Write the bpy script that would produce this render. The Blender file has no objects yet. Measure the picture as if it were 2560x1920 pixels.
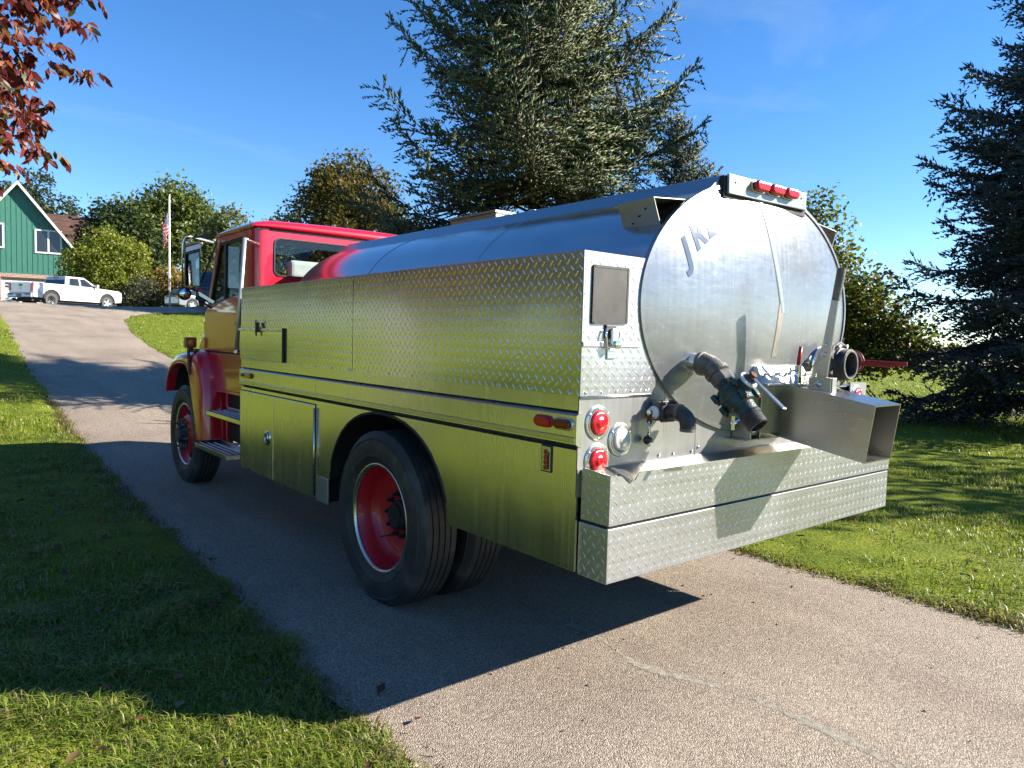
import bpy, math, random
import numpy as np
from mathutils import Vector, Matrix

random.seed(7)
RNG = np.random.default_rng(11)
R = math.radians
SC = bpy.context.scene
COL = SC.collection

# ------------------------------------------------------------------ camera
cam_data = bpy.data.cameras.new('camera')
cam = bpy.data.objects.new('camera', cam_data)
COL.objects.link(cam)
SC.camera = cam
CAM = Vector((-2.0114, -1.8602, 1.5189))
yaw, pitch, roll = R(39.468), R(-3.484), R(1.512)
fwd = Vector((math.sin(yaw) * math.cos(pitch), math.cos(yaw) * math.cos(pitch), math.sin(pitch)))
rgt = Vector((math.cos(yaw), -math.sin(yaw), 0))
upv = rgt.cross(fwd)
r2 = rgt * math.cos(roll) + upv * math.sin(roll)
u2 = upv * math.cos(roll) - rgt * math.sin(roll)
cam.matrix_world = Matrix(((r2.x, u2.x, -fwd.x, CAM.x), (r2.y, u2.y, -fwd.y, CAM.y), (r2.z, u2.z, -fwd.z, CAM.z), (0, 0, 0, 1)))
cam_data.sensor_width = 36.0
cam_data.lens = 1807.67 / 2560 * 36.0
cam_data.clip_start = 0.05
cam_data.clip_end = 6000

# ------------------------------------------------------------------ sky, sun, exposure
SUN = Vector((0.869, -0.662, 0.590)).normalized()
SUN_EL = math.asin(SUN.z)
world = bpy.data.worlds.new('World')
SC.world = world
world.use_nodes = True
wn, wl = world.node_tree.nodes, world.node_tree.links
wn.clear()
wo = wn.new('ShaderNodeOutputWorld')
wb = wn.new('ShaderNodeBackground')
ws = wn.new('ShaderNodeTexSky')
ws.sky_type = 'NISHITA'
ws.sun_disc = False
ws.sun_elevation = SUN_EL
ws.sun_rotation = math.atan2(SUN.x, SUN.y)
ws.altitude = 400
ws.air_density = 0.85
ws.dust_density = 0.0
ws.ozone_density = 3.0
wh = wn.new('ShaderNodeHueSaturation')
wh.inputs['Hue'].default_value = 0.504
wh.inputs['Saturation'].default_value = 1.24
wl.new(ws.outputs[0], wh.inputs['Color'])
# thin high cirrus drawn out in streaks, the same over the whole sky
wc = wn.new('ShaderNodeTexCoord')
wm = wn.new('ShaderNodeMapping'); wm.inputs['Scale'].default_value = (1.2, 3.0, 9.0); wm.inputs['Rotation'].default_value = (0.25, 0.1, 0.5)
wl.new(wc.outputs['Generated'], wm.inputs[0])
wt = wn.new('ShaderNodeTexNoise'); wt.inputs['Scale'].default_value = 1.3; wt.inputs['Detail'].default_value = 6; wt.inputs['Roughness'].default_value = 0.62; wt.inputs['Distortion'].default_value = 0.6
wl.new(wm.outputs[0], wt.inputs['Vector'])
wr = wn.new('ShaderNodeMapRange'); wr.inputs[1].default_value = 0.53; wr.inputs[2].default_value = 0.82; wr.inputs[3].default_value = 0.0; wr.inputs[4].default_value = 0.28
wl.new(wt.outputs['Fac'], wr.inputs[0])
wx = wn.new('ShaderNodeMix'); wx.data_type = 'RGBA'; wx.inputs[7].default_value = (2.6, 3.1, 3.6, 1)
wl.new(wr.outputs[0], wx.inputs[0]); wl.new(wh.outputs[0], wx.inputs[6])
wl.new(wx.outputs[2], wb.inputs['Color'])
wb.inputs['Strength'].default_value = 0.082
wl.new(wb.outputs[0], wo.inputs[0])

sun_data = bpy.data.lights.new('sun', 'SUN')
sun_data.energy = 5.0
sun_data.angle = R(0.53)
sun_data.color = (1.0, 0.93, 0.82)
sun = bpy.data.objects.new('sun', sun_data)
COL.objects.link(sun)
sun.location = (30, -25, 30)
sun.rotation_euler = SUN.to_track_quat('Z', 'Y').to_euler()

SC.view_settings.view_transform = 'Standard'
SC.view_settings.look = 'None'
SC.view_settings.gamma = 1.0
SC.view_settings.use_curve_mapping = False
SC.view_settings.exposure = 1.62
SC.cycles.use_denoising = True
SC.cycles.max_bounces = 8
SC.cycles.transparent_max_bounces = 8
SC.cycles.caustics_reflective = False
SC.cycles.caustics_refractive = False

# ------------------------------------------------------------------ object helpers
def tag(o, label=None, cat=None, group=None, kind=None):
    if label: o['label'] = label
    if cat: o['category'] = cat
    if group: o['group'] = group
    if kind: o['kind'] = kind
    return o

def empty(name, loc=(0, 0, 0), rz=0.0, parent=None):
    o = bpy.data.objects.new(name, None)
    COL.objects.link(o)
    o.location = loc
    o.rotation_euler = (0, 0, rz)
    o.empty_display_size = 0.3
    if parent: o.parent = parent
    return o

def link(name, me, parent=None, mat=None, smooth=False, bevel=0.0, seg=2, auto=None):
    o = bpy.data.objects.new(name, me)
    COL.objects.link(o)
    if mat is not None:
        me.materials.append(mat)
    if parent is not None: o.parent = parent
    if smooth:
        me.polygons.foreach_set('use_smooth', np.ones(len(me.polygons), dtype=bool))
    if auto is not None:
        me.polygons.foreach_set('use_smooth', np.ones(len(me.polygons), dtype=bool))
        me.set_sharp_from_angle(angle=R(auto))
    if bevel:
        b = o.modifiers.new('bevel', 'BEVEL')
        b.width = bevel; b.segments = seg; b.limit_method = 'ANGLE'; b.angle_limit = R(35)
        b.harden_normals = False
    return o

def np_mesh(name, V, F, colors=None):
    """V (n,3), F (m,k) arrays -> mesh, quickly; colors = per-vertex rgb"""
    me = bpy.data.meshes.new(name)
    V = np.ascontiguousarray(V, dtype=np.float32); F = np.ascontiguousarray(F, dtype=np.int32)
    k = F.shape[1]
    me.vertices.add(len(V)); me.vertices.foreach_set('co', V.ravel())
    me.loops.add(F.size); me.loops.foreach_set('vertex_index', F.ravel())
    me.polygons.add(len(F))
    me.polygons.foreach_set('loop_start', np.arange(0, F.size, k, dtype=np.int32))
    if colors is not None:
        a = me.color_attributes.new('tint', 'FLOAT_COLOR', 'POINT')
        c = np.ones((len(V), 4), dtype=np.float32); c[:, :3] = colors
        a.data.foreach_set('color', c.ravel())
    me.update(calc_edges=True)
    return me

class MB:
    """collects shapes (world coordinates of the thing) and builds ONE mesh object"""
    def __init__(s): s.v = []; s.f = []
    def add(s, vs, fs):
        n = len(s.v); s.v += [tuple(v) for v in vs]; s.f += [tuple(i + n for i in f) for f in fs]; return s
    def box(s, x0, x1, y0, y1, z0, z1):
        vs = [(x, y, z) for z in (z0, z1) for y in (y0, y1) for x in (x0, x1)]
        return s.add(vs, [(0, 2, 3, 1), (4, 5, 7, 6), (0, 1, 5, 4), (2, 6, 7, 3), (0, 4, 6, 2), (1, 3, 7, 5)])
    def hexa(s, b, t):
        """bottom 4 points, top 4 points (both counter-clockwise from above)"""
        return s.add(list(b) + list(t), [(3, 2, 1, 0), (4, 5, 6, 7), (0, 1, 5, 4), (1, 2, 6, 5), (2, 3, 7, 6), (3, 0, 4, 7)])
    def prism(s, poly, a0, a1, axis='x', cap=True):
        """polygon of 2D points swept along an axis: x -> (y,z), y -> (x,z), z -> (x,y)"""
        n = len(poly)
        def P(a, p):
            return {'x': (a, p[0], p[1]), 'y': (p[0], a, p[1]), 'z': (p[0], p[1], a)}[axis]
        vs = [P(a0, p) for p in poly] + [P(a1, p) for p in poly]
        fs = [(i, (i + 1) % n, n + (i + 1) % n, n + i) for i in range(n)]
        if cap: fs += [tuple(range(n - 1, -1, -1)), tuple(range(n, 2 * n))]
        return s.add(vs, fs)
    def tube(s, pts, rad, n=10, cap=True):
        pts = [Vector(p) for p in pts]
        if not isinstance(rad, (list, tuple)): rad = [rad] * len(pts)
        t0 = (pts[1] - pts[0]).normalized()
        ref = Vector((0, 0, 1)) if abs(t0.z) < 0.9 else Vector((1, 0, 0))
        u = t0.cross(ref).normalized()
        vs = []
        for i, p in enumerate(pts):
            a = pts[max(i - 1, 0)]; b = pts[min(i + 1, len(pts) - 1)]
            t = (b - a).normalized()
            u = (u - t * u.dot(t)).normalized(); w = t.cross(u)
            for k in range(n):
                an = 2 * math.pi * k / n
                vs.append(p + (u * math.cos(an) + w * math.sin(an)) * rad[i])
        fs = [(i * n + k, i * n + (k + 1) % n, (i + 1) * n + (k + 1) % n, (i + 1) * n + k) for i in range(len(pts) - 1) for k in range(n)]
        if cap: fs += [tuple(range(n - 1, -1, -1)), tuple(range((len(pts) - 1) * n, len(pts) * n))]
        return s.add(vs, fs)
    def lathe(s, prof, c, axis, n=32, close=False, cap=True):
        """profile of (along, radius) turned round an axis through c"""
        ax = Vector(axis).normalized()
        ref = Vector((0, 0, 1)) if abs(ax.z) < 0.9 else Vector((1, 0, 0))
        u = ax.cross(ref).normalized(); w = ax.cross(u); c = Vector(c)
        vs = []
        for a, r in prof:
            for k in range(n):
                an = 2 * math.pi * k / n
                vs.append(c + ax * a + (u * math.cos(an) + w * math.sin(an)) * r)
        m = len(prof)
        rng = range(m) if close else range(m - 1)
        fs = [(i * n + k, i * n + (k + 1) % n, ((i + 1) % m) * n + (k + 1) % n, ((i + 1) % m) * n + k) for i in rng for k in range(n)]
        if not close and cap:
            if prof[0][1] > 1e-6: fs.append(tuple(range(n - 1, -1, -1)))
            if prof[-1][1] > 1e-6: fs.append(tuple(range((m - 1) * n, m * n)))
        return s.add(vs, fs)
    def bar(s, a, b, w, h, up=(0, 0, 1)):
        a = Vector(a); b = Vector(b); t = (b - a).normalized(); u = t.cross(Vector(up)).normalized(); v = u.cross(t)
        q = [(-w / 2, -h / 2), (w / 2, -h / 2), (w / 2, h / 2), (-w / 2, h / 2)]
        vs = [a + u * i + v * j for i, j in q] + [b + u * i + v * j for i, j in q]
        return s.add(vs, [(3, 2, 1, 0), (4, 5, 6, 7), (0, 1, 5, 4), (1, 2, 6, 5), (2, 3, 7, 6), (3, 0, 4, 7)])
    def build(s, name, mat, parent=None, smooth=False, bevel=0.0, seg=2, auto=None, org=None):
        me = bpy.data.meshes.new(name)
        o0 = Vector((0, 0, 0))
        q = parent
        while q is not None:
            o0 += q.location if q.type == 'EMPTY' else Vector((0, 0, 0)); q = q.parent
        if org == 'local': o0 = Vector((0, 0, 0))
        me.from_pydata([(v[0] - o0.x, v[1] - o0.y, v[2] - o0.z) for v in s.v], [], s.f)
        me.validate(); 
        import bmesh
        bm = bmesh.new(); bm.from_mesh(me); bmesh.ops.remove_doubles(bm, verts=bm.verts, dist=1e-5)
        bmesh.ops.recalc_face_normals(bm, faces=bm.faces); bm.to_mesh(me); bm.free()
        return link(name, me, parent, mat, smooth, bevel, seg, auto)

# ------------------------------------------------------------------ materials
class NT:
    def __init__(s, name):
        s.m = bpy.data.materials.new(name); s.m.use_nodes = True
        s.n = s.m.node_tree.nodes; s.l = s.m.node_tree.links
        s.b = s.n['Principled BSDF']; s.out = s.n['Material Output']
        s.tc = None
    def co(s, kind='Object'):
        if s.tc is None: s.tc = s.n.new('ShaderNodeTexCoord')
        return s.tc.outputs[kind]
    def map(s, sc=(1, 1, 1), kind='Object', rot=(0, 0, 0)):
        m = s.n.new('ShaderNodeMapping'); m.inputs['Scale'].default_value = sc; m.inputs['Rotation'].default_value = rot
        s.l.new(s.co(kind), m.inputs[0]); return m.outputs[0]
    def noise(s, scale, detail=3, rough=0.55, vec=None, dist=0.0):
        t = s.n.new('ShaderNodeTexNoise'); t.inputs['Scale'].default_value = scale; t.inputs['Detail'].default_value = detail
        t.inputs['Roughness'].default_value = rough; t.inputs['Distortion'].default_value = dist
        s.l.new(vec if vec is not None else s.co(), t.inputs['Vector']); return t.outputs['Fac']
    def voro(s, scale, vec=None, feature='F1', out='Color'):
        t = s.n.new('ShaderNodeTexVoronoi'); t.feature = feature; t.inputs['Scale'].default_value = scale
        s.l.new(vec if vec is not None else s.co(), t.inputs['Vector']); return t.outputs[out]
    def ramp(s, fac, stops):
        r = s.n.new('ShaderNodeValToRGB'); e = r.color_ramp.elements
        while len(e) < len(stops): e.new(0.5)
        for i, (p, c) in enumerate(stops):
            e[i].position = p; e[i].color = tuple(c) + (1,) if len(c) == 3 else c
        s.l.new(fac, r.inputs[0]); return r.outputs[0]
    def mix(s, a, b, fac=0.5, mode='MIX'):
        m = s.n.new('ShaderNodeMix'); m.data_type = 'RGBA'; m.blend_type = mode
        for sock, v in ((m.inputs[0], fac), (m.inputs[6], a), (m.inputs[7], b)):
            if hasattr(v, 'links'): s.l.new(v, sock)
            elif isinstance(v, (int, float)): sock.default_value = v
            else: sock.default_value = tuple(v) + (1,)
        return m.outputs[2]
    def mth(s, op, a, b=0.0, clamp=False):
        m = s.n.new('ShaderNodeMath'); m.operation = op; m.use_clamp = clamp
        for i, v in enumerate((a, b)):
            if hasattr(v, 'links'): s.l.new(v, m.inputs[i])
            else: m.inputs[i].default_value = v
        return m.outputs[0]
    def rng(s, fac, lo, hi):
        m = s.n.new('ShaderNodeMapRange'); m.inputs[3].default_value = lo; m.inputs[4].default_value = hi
        s.l.new(fac, m.inputs[0]); return m.outputs[0]
    def set(s, **k):
        for n, v in k.items():
            sock = s.b.inputs[n.replace('_', ' ')]
            if hasattr(v, 'links'): s.l.new(v, sock)
            elif isinstance(v, (tuple, list)) and len(v) == 3 and sock.type == 'RGBA': sock.default_value = tuple(v) + (1,)
            else: sock.default_value = v
        return s
    def bump(s, h, strength=0.3, dist=0.01):
        b = s.n.new('ShaderNodeBump'); b.inputs['Strength'].default_value = strength; b.inputs['Distance'].default_value = dist
        s.l.new(h, b.inputs['Height']); s.l.new(b.outputs[0], s.b.inputs['Normal']); return s
    def surf(s, sh): s.l.new(sh, s.out.inputs[0]); return s

MAT = {}
def plain(name, col, rough=0.5, metal=0.0, var=0.12, scale=9, bump=0.0, bscale=60, **kw):
    t = NT(name)
    n = t.noise(scale, 4)
    c2 = tuple(min(1, c * (1 - var * 1.6)) for c in col); c1 = tuple(min(1, c * (1 + var)) for c in col)
    t.set(Base_Color=t.ramp(n, [(0.3, c2), (0.72, c1)]), Metallic=metal)
    t.set(Roughness=t.rng(t.noise(scale * 2.3, 3), max(0.02, rough * 0.75), min(1, rough * 1.25)))
    if kw: t.set(**kw)
    if bump: t.bump(t.noise(bscale, 3), bump, 0.01)
    MAT[name] = t.m
    return t.m

def leafmat(name, trans=0.35, rough=0.5, gain=1.0):
    """uses the per-vertex tint; light passes through thin leaves"""
    t = NT(name)
    a = t.n.new('ShaderNodeVertexColor'); a.layer_name = 'tint'
    col = a.outputs[0]
    t.set(Base_Color=col, Roughness=rough, Specular_IOR_Level=0.35)
    tr = t.n.new('ShaderNodeBsdfTranslucent')
    g = t.mix(col, (1.25, 1.3, 0.6), 1.0, 'MULTIPLY')
    t.l.new(g, tr.inputs[0])
    mx = t.n.new('ShaderNodeMixShader'); mx.inputs[0].default_value = trans
    t.l.new(t.b.outputs[0], mx.inputs[1]); t.l.new(tr.outputs[0], mx.inputs[2])
    t.surf(mx.outputs[0]); MAT[name] = t.m
    return t.m

def glassmat(name, tint=(0.55, 0.6, 0.6), ior=1.5):
    t = NT(name)
    tp = t.n.new('ShaderNodeBsdfTransparent'); tp.inputs[0].default_value = tuple(tint) + (1,)
    gl = t.n.new('ShaderNodeBsdfGlossy'); gl.inputs['Roughness'].default_value = 0.02
    lw = t.n.new('ShaderNodeLayerWeight'); lw.inputs[0].default_value = 0.5
    f0 = ((ior - 1) / (ior + 1)) ** 2
    fr = t.mth('ADD', t.mth('MULTIPLY', t.mth('POWER', lw.outputs['Facing'], 5.0), 1 - f0), f0, True)
    mx = t.n.new('ShaderNodeMixShader')
    t.l.new(fr, mx.inputs[0]); t.l.new(tp.outputs[0], mx.inputs[1]); t.l.new(gl.outputs[0], mx.inputs[2])
    t.n.remove(t.b); t.l.new(mx.outputs[0], t.out.inputs[0])
    MAT[name] = t.m
    return t.m

def metal_sheet(name, col, rough, streak=0.35, wave=0.05, tint2=None, scratch=(3, 3, 60), metal=1.0):
    """worn aluminium sheet: drawn grain, smudged gloss, faint waviness"""
    t = NT(name)
    g = t.noise(1.0, 5, 0.6, t.map(scratch))
    big = t.noise(2.2, 4)
    c2 = tint2 or tuple(c * 0.84 for c in col)
    t.set(Base_Color=t.mix(t.ramp(big, [(0.3, c2), (0.7, col)]), t.ramp(g, [(0.25, c2), (0.75, col)]), 0.5), Metallic=metal)
    t.set(Roughness=t.mth('ADD', t.rng(big, rough * 0.7, rough * 1.15), t.rng(g, -rough * streak * 0.5, rough * streak * 0.5)))
    h = t.mth('ADD', t.noise(1.6, 2), t.mth('MULTIPLY', g, 0.05))
    t.bump(h, wave, 0.05)
    MAT[name] = t.m
    return t.m

metal_sheet('side_sheet', (0.80, 0.79, 0.76), 0.27, 0.6, 0.09, None, (1, 38, 1.3))
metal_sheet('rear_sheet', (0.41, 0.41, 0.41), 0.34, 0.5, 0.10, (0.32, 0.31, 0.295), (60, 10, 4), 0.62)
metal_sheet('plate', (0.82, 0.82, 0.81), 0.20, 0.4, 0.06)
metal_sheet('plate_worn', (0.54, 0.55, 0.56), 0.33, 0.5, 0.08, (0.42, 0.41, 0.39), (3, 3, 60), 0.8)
metal_sheet('rail_steel', (0.58, 0.58, 0.57), 0.42, 0.3, 0.02, None, (3, 3, 60), 0.7)
metal_sheet('tank_skin', (0.66, 0.66, 0.66), 0.20, 0.5, 0.05, (0.50, 0.50, 0.51), (3, 0.6, 3))
metal_sheet('hood_skin', (0.45, 0.45, 0.46), 0.34, 0.5, 0.05)
metal_sheet('stainless', (0.55, 0.54, 0.51), 0.30, 0.6, 0.05, (0.42, 0.41, 0.38), (8, 2, 8))
metal_sheet('chrome', (0.9, 0.9, 0.9), 0.08, 0.3, 0.01)
metal_sheet('bolt_steel', (0.62, 0.62, 0.6), 0.3, 0.3, 0.02)
metal_sheet('dull_bracket', (0.42, 0.40, 0.34), 0.45, 0.4, 0.04)

def tank_end_mat():
    t = NT('tank_end_skin')
    swirl = t.noise(7.0, 5, 0.65, t.map((1.0, 1, 3.2)), 1.6)
    drip = t.noise(1.0, 5, 0.6, t.map((48, 1, 1.6)))
    big = t.noise(1.7, 3)
    c = t.mix(t.ramp(swirl, [(0.32, (0.25, 0.26, 0.27)), (0.66, (0.315, 0.325, 0.335))]), t.ramp(drip, [(0.32, (0.225, 0.22, 0.21)), (0.62, (0.315, 0.325, 0.335))]), 0.25)
    t.set(Base_Color=c, Metallic=0.62)
    t.set(Roughness=t.mth('ADD', t.rng(swirl, 0.20, 0.30), t.rng(drip, -0.03, 0.04)))
    t.bump(t.mth('ADD', t.mth('MULTIPLY', big, 1.0), t.mth('MULTIPLY', swirl, 0.02)), 0.06, 0.1)
    MAT['tank_end_skin'] = t.m
tank_end_mat()

def paint(name, col, rough=0.28, coat=1.0):
    t = NT(name)
    n = t.noise(3.0, 4)
    t.set(Base_Color=t.ramp(n, [(0.3, tuple(c * 0.9 for c in col)), (0.7, col)]), Roughness=rough, Coat_Weight=coat, Coat_Roughness=0.035, Coat_IOR=1.5)
    t.bump(t.noise(2.0, 2), 0.03, 0.05)
    MAT[name] = t.m
paint('fire_red', (0.60, 0.006, 0.022))
paint('rim_red', (0.46, 0.008, 0.016), 0.4, 0.35)
paint('truck_white', (0.62, 0.62, 0.62))
paint('car_silver', (0.15, 0.165, 0.19))
paint('car_dark', (0.02, 0.025, 0.04))

def tyre_mat():
    t = NT('tyre_rubber')
    n = t.noise(6, 5)
    t.set(Base_Color=t.ramp(n, [(0.3, (0.014, 0.014, 0.015)), (0.55, (0.030, 0.029, 0.028)), (0.78, (0.095, 0.085, 0.070))]), Roughness=t.rng(t.noise(14, 4), 0.42, 0.8))
    t.bump(t.noise(120, 3), 0.15, 0.004)
    MAT['tyre_rubber'] = t.m
tyre_mat()
plain('tyre_dusty', (0.075, 0.07, 0.066), 0.85)
plain('black_rubber', (0.014, 0.014, 0.015), 0.6, bump=0.1)
plain('black_plastic', (0.02, 0.02, 0.022), 0.35)
plain('chassis_black', (0.012, 0.012, 0.012), 0.75, bump=0.2)
plain('cast_grey', (0.13, 0.125, 0.115), 0.55, 0.35, 0.3, 25, 0.35, 140)
plain('cast_dark', (0.04, 0.04, 0.042), 0.5, 0.3, 0.3, 25, 0.3, 140)
plain('valve_green', (0.012, 0.050, 0.050), 0.42, 0.1, 0.5, 16, 0.3, 120)
plain('rust', (0.16, 0.045, 0.016), 0.8, 0.1, 0.4, 40, 0.3)
plain('red_lever', (0.30, 0.012, 0.012), 0.4)
plain('dark_panel', (0.045, 0.042, 0.038), 0.55, 0.4, 0.2, 14)
plain('seat_grey', (0.66, 0.67, 0.65), 0.8)
plain('white_plastic', (0.75, 0.75, 0.72), 0.4)
plain('mirror_back', (0.035, 0.045, 0.04), 0.28, 0.0, 0.2, 60, 0.2, 300)
def lens(name, col, rough=0.2):
    t = NT(name)
    w = t.n.new('ShaderNodeTexWave'); w.inputs['Scale'].default_value = 55; t.l.new(t.map(kind='Object'), w.inputs[0])
    t.set(Base_Color=t.ramp(w.outputs['Fac'], [(0.2, tuple(c * 0.75 for c in col)), (0.8, col)]), Roughness=rough, Coat_Weight=0.2, Coat_Roughness=0.1)
    t.bump(w.outputs['Fac'], 0.25, 0.002)
    MAT[name] = t.m
lens('lens_red', (0.50, 0.004, 0.010))
lens('lens_dark_red', (0.15, 0.003, 0.006))
lens('lens_clear', (0.62, 0.60, 0.52), 0.35)
lens('lens_amber', (0.80, 0.26, 0.012))
lens('lens_amber_dark', (0.30, 0.06, 0.008))
glassmat('cab_glass', (0.62, 0.68, 0.66), 1.33)
glassmat('rear_glass', (0.84, 0.88, 0.87), 1.45)
glassmat('dark_glass', (0.12, 0.13, 0.14), 1.5)

# ------------------------------------------------------------------ terrain
_yy = np.arange(-400, 2400, 0.5)
_zz = np.interp(_yy, [-400, 5.5, 7, 9, 12, 20, 30, 38, 42, 45, 50, 56, 70, 160, 400], [0, 0, .02, .12, .36, .98, 1.76, 2.40, 2.72, 2.84, 2.76, 2.62, 2.6, 2.4, 1.0])
_k = np.hanning(9); _k /= _k.sum()
_zz = np.convolve(np.pad(_zz, 4, mode='edge'), _k, 'valid')
def sstep(a, b, x):
    t = np.clip((np.asarray(x) - a) / (b - a), 0, 1); return t * t * (3 - 2 * t)
def hgt(x, y):
    x = np.asarray(x, float); y = np.asarray(y, float)
    w = 1 - sstep(14, 34, x)
    z = np.interp(y, _yy, _zz) * w
    z = z + 0.25 * sstep(7, 12, x) * sstep(36, 44, y) * (1 - sstep(18, 30, x))
    z = z + 0.04 * sstep(0.05, -0.4, x - xl(y)) * sstep(-14, -9, y) * (1 - sstep(30, 40, y))
    d = np.hypot(x, y)
    z = z + np.clip((d - 130) * 0.0085, 0, 7.5) + 0.9 * np.sin(x * 0.011 + 1) * sstep(180, 420, d)
    z = z + 0.05 * sstep(-3, -9, x) * (1 - sstep(30, 40, y)) * np.abs(x + 3) * 0.35 * sstep(0, 30, np.abs(x))
    return z
def xl(y): return np.interp(y, [-8, 0, 2, 4, 6, 9, 12, 16, 19, 25, 33, 41, 45, 47, 60], [-.77, -.74, -.69, -.62, -.56, -.46, -.38, -.27, -.14, .17, .5, .3, -3, -6, -7])
def xr(y): return np.interp(y, [-8, 0, 4, 10, 18, 21, 26, 31.5, 35, 38, 40.5, 43, 47, 48.5, 60], [2.68, 2.7, 2.75, 2.85, 3.0, 3.2, 3.75, 4.65, 5.6, 7.4, 12, 22, 24, 9.0, 8.6])
def on_drive(x, y, m=0.0):
    x = np.asarray(x); y = np.asarray(y)
    return (x > xl(y) - m) & (x < xr(y) + m) & (y < 60)
def gz(x, y): return float(hgt(x, y))

def axis_pts(lo, hi, near, fine):
    a = [0.0]; s = fine
    out = []
    for sgn, lim in ((1, hi), (-1, -lo)):
        v, st = 0.0, fine
        while v < lim:
            if v > near: st *= 1.13
            v += st; out.append(sgn * v)
    return np.array(sorted(out + [0.0]))

def lawn_mat():
    t = NT('lawn')
    p = t.map((1, 1, 1))
    big = t.noise(0.35, 4, 0.6, p); mid = t.noise(2.4, 4, 0.6, p); fine = t.noise(42, 4, 0.7, p)
    c = t.ramp(mid, [(0.28, (0.100, 0.142, 0.011)), (0.5, (0.165, 0.212, 0.014)), (0.75, (0.24, 0.26, 0.028))])
    c = t.mix(c, t.ramp(fine, [(0.3, (0.35, 0.38, 0.3)), (0.75, (1.35, 1.3, 1.2))]), 0.8, 'MULTIPLY')
    c = t.mix(c, (0.17, 0.15, 0.05), t.ramp(big, [(0.55, (0, 0, 0)), (0.78, (0.55, 0.55, 0.55))]))
    # harvested fields beyond the lawns
    sx = t.n.new('ShaderNodeSeparateXYZ'); t.l.new(t.co(), sx.inputs[0])
    r = t.mth('SQRT', t.mth('ADD', t.mth('MULTIPLY', sx.outputs[0], sx.outputs[0]), t.mth('MULTIPLY', sx.outputs[1], sx.outputs[1])))
    r = t.mth('ADD', r, t.mth('MULTIPLY', t.noise(0.05, 3), 26))
    f = t.rng(t.mth('DIVIDE', t.mth('SUBTRACT', r, 92.0), 10.0, True), 0, 1)
    field = t.ramp(t.noise(0.022, 4, 0.6, t.map((1, 3, 1))), [(0.3, (0.26, 0.19, 0.12)), (0.55, (0.36, 0.28, 0.18)), (0.72, (0.17, 0.19, 0.07))])
    t.set(Base_Color=t.mix(c, field, f), Roughness=0.9, Specular_IOR_Level=0.15)
    t.bump(t.mth('ADD', fine, t.mth('MULTIPLY', mid, 0.6)), 0.7, 0.05)
    MAT['lawn'] = t.m
lawn_mat()

def drive_mat():
    t = NT('chip_asphalt')
    p = t.map((1, 1, 1))
    big = t.noise(0.5, 5, 0.6, p); st = t.noise(1.0, 4, 0.6, t.map((1.6, 0.22, 1)))
    chips = t.voro(185, p); chipd = t.voro(185, p, out='Distance'); fine = t.noise(210, 3, 0.6, p)
    sep = t.n.new('ShaderNodeSeparateColor'); t.l.new(chips, sep.inputs[0])
    c = t.ramp(sep.outputs[0], [(0.0, (0.145, 0.121, 0.098)), (0.35, (0.262, 0.215, 0.168)), (0.7, (0.362, 0.300, 0.234)), (1.0, (0.50, 0.430, 0.345))])
    c = t.mix(c, t.ramp(big, [(0.26, (0.70, 0.68, 0.67)), (0.5, (1.0, 0.985, 0.955)), (0.74, (1.13, 1.12, 1.07))]), 1.0, 'MULTIPLY')
    c = t.mix(c, t.ramp(st, [(0.35, (0.86, 0.83, 0.83)), (0.65, (1.08, 1.08, 1.07))]), 1.0, 'MULTIPLY')
    t.set(Base_Color=c, Roughness=0.82, Specular_IOR_Level=0.3)
    h = t.mth('ADD', t.mth('MULTIPLY', t.mth('SUBTRACT', 1.0, chipd), 1.0), t.mth('MULTIPLY', fine, 0.5))
    t.bump(h, 0.8, 0.008)
    MAT['chip_asphalt'] = t.m
drive_mat()

def build_ground():
    xs = axis_pts(-1800, 1800, 7, 0.16); ys = axis_pts(-1800, 1800, 12, 0.22)
    X, Y = np.meshgrid(xs, ys)
    Z = hgt(X, Y)
    ins = (X > xl(Y) + 0.05) & (X < xr(Y) - 0.05) & (Y < 60) & (Y > -12)
    bumps = 0.012 * np.sin(X * 2.1 + Y * 0.7) + 0.01 * np.sin(X * 0.9 - Y * 2.7)
    near = np.exp(-((X / 40) ** 2 + (Y / 40) ** 2))
    Z = Z + np.where(ins, -0.07, (0.012 + bumps) * near)
    nx, ny = len(xs), len(ys)
    i = np.arange(nx - 1)[None, :] + nx * np.arange(ny - 1)[:, None]
    F = np.stack([i, i + 1, i + 1 + nx, i + nx], -1).reshape(-1, 4)
    o = link('ground', np_mesh('ground', np.stack([X, Y, Z], -1).reshape(-1, 3), F), None, MAT['lawn'], True)
    tag(o, kind='structure')
build_ground()

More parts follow.
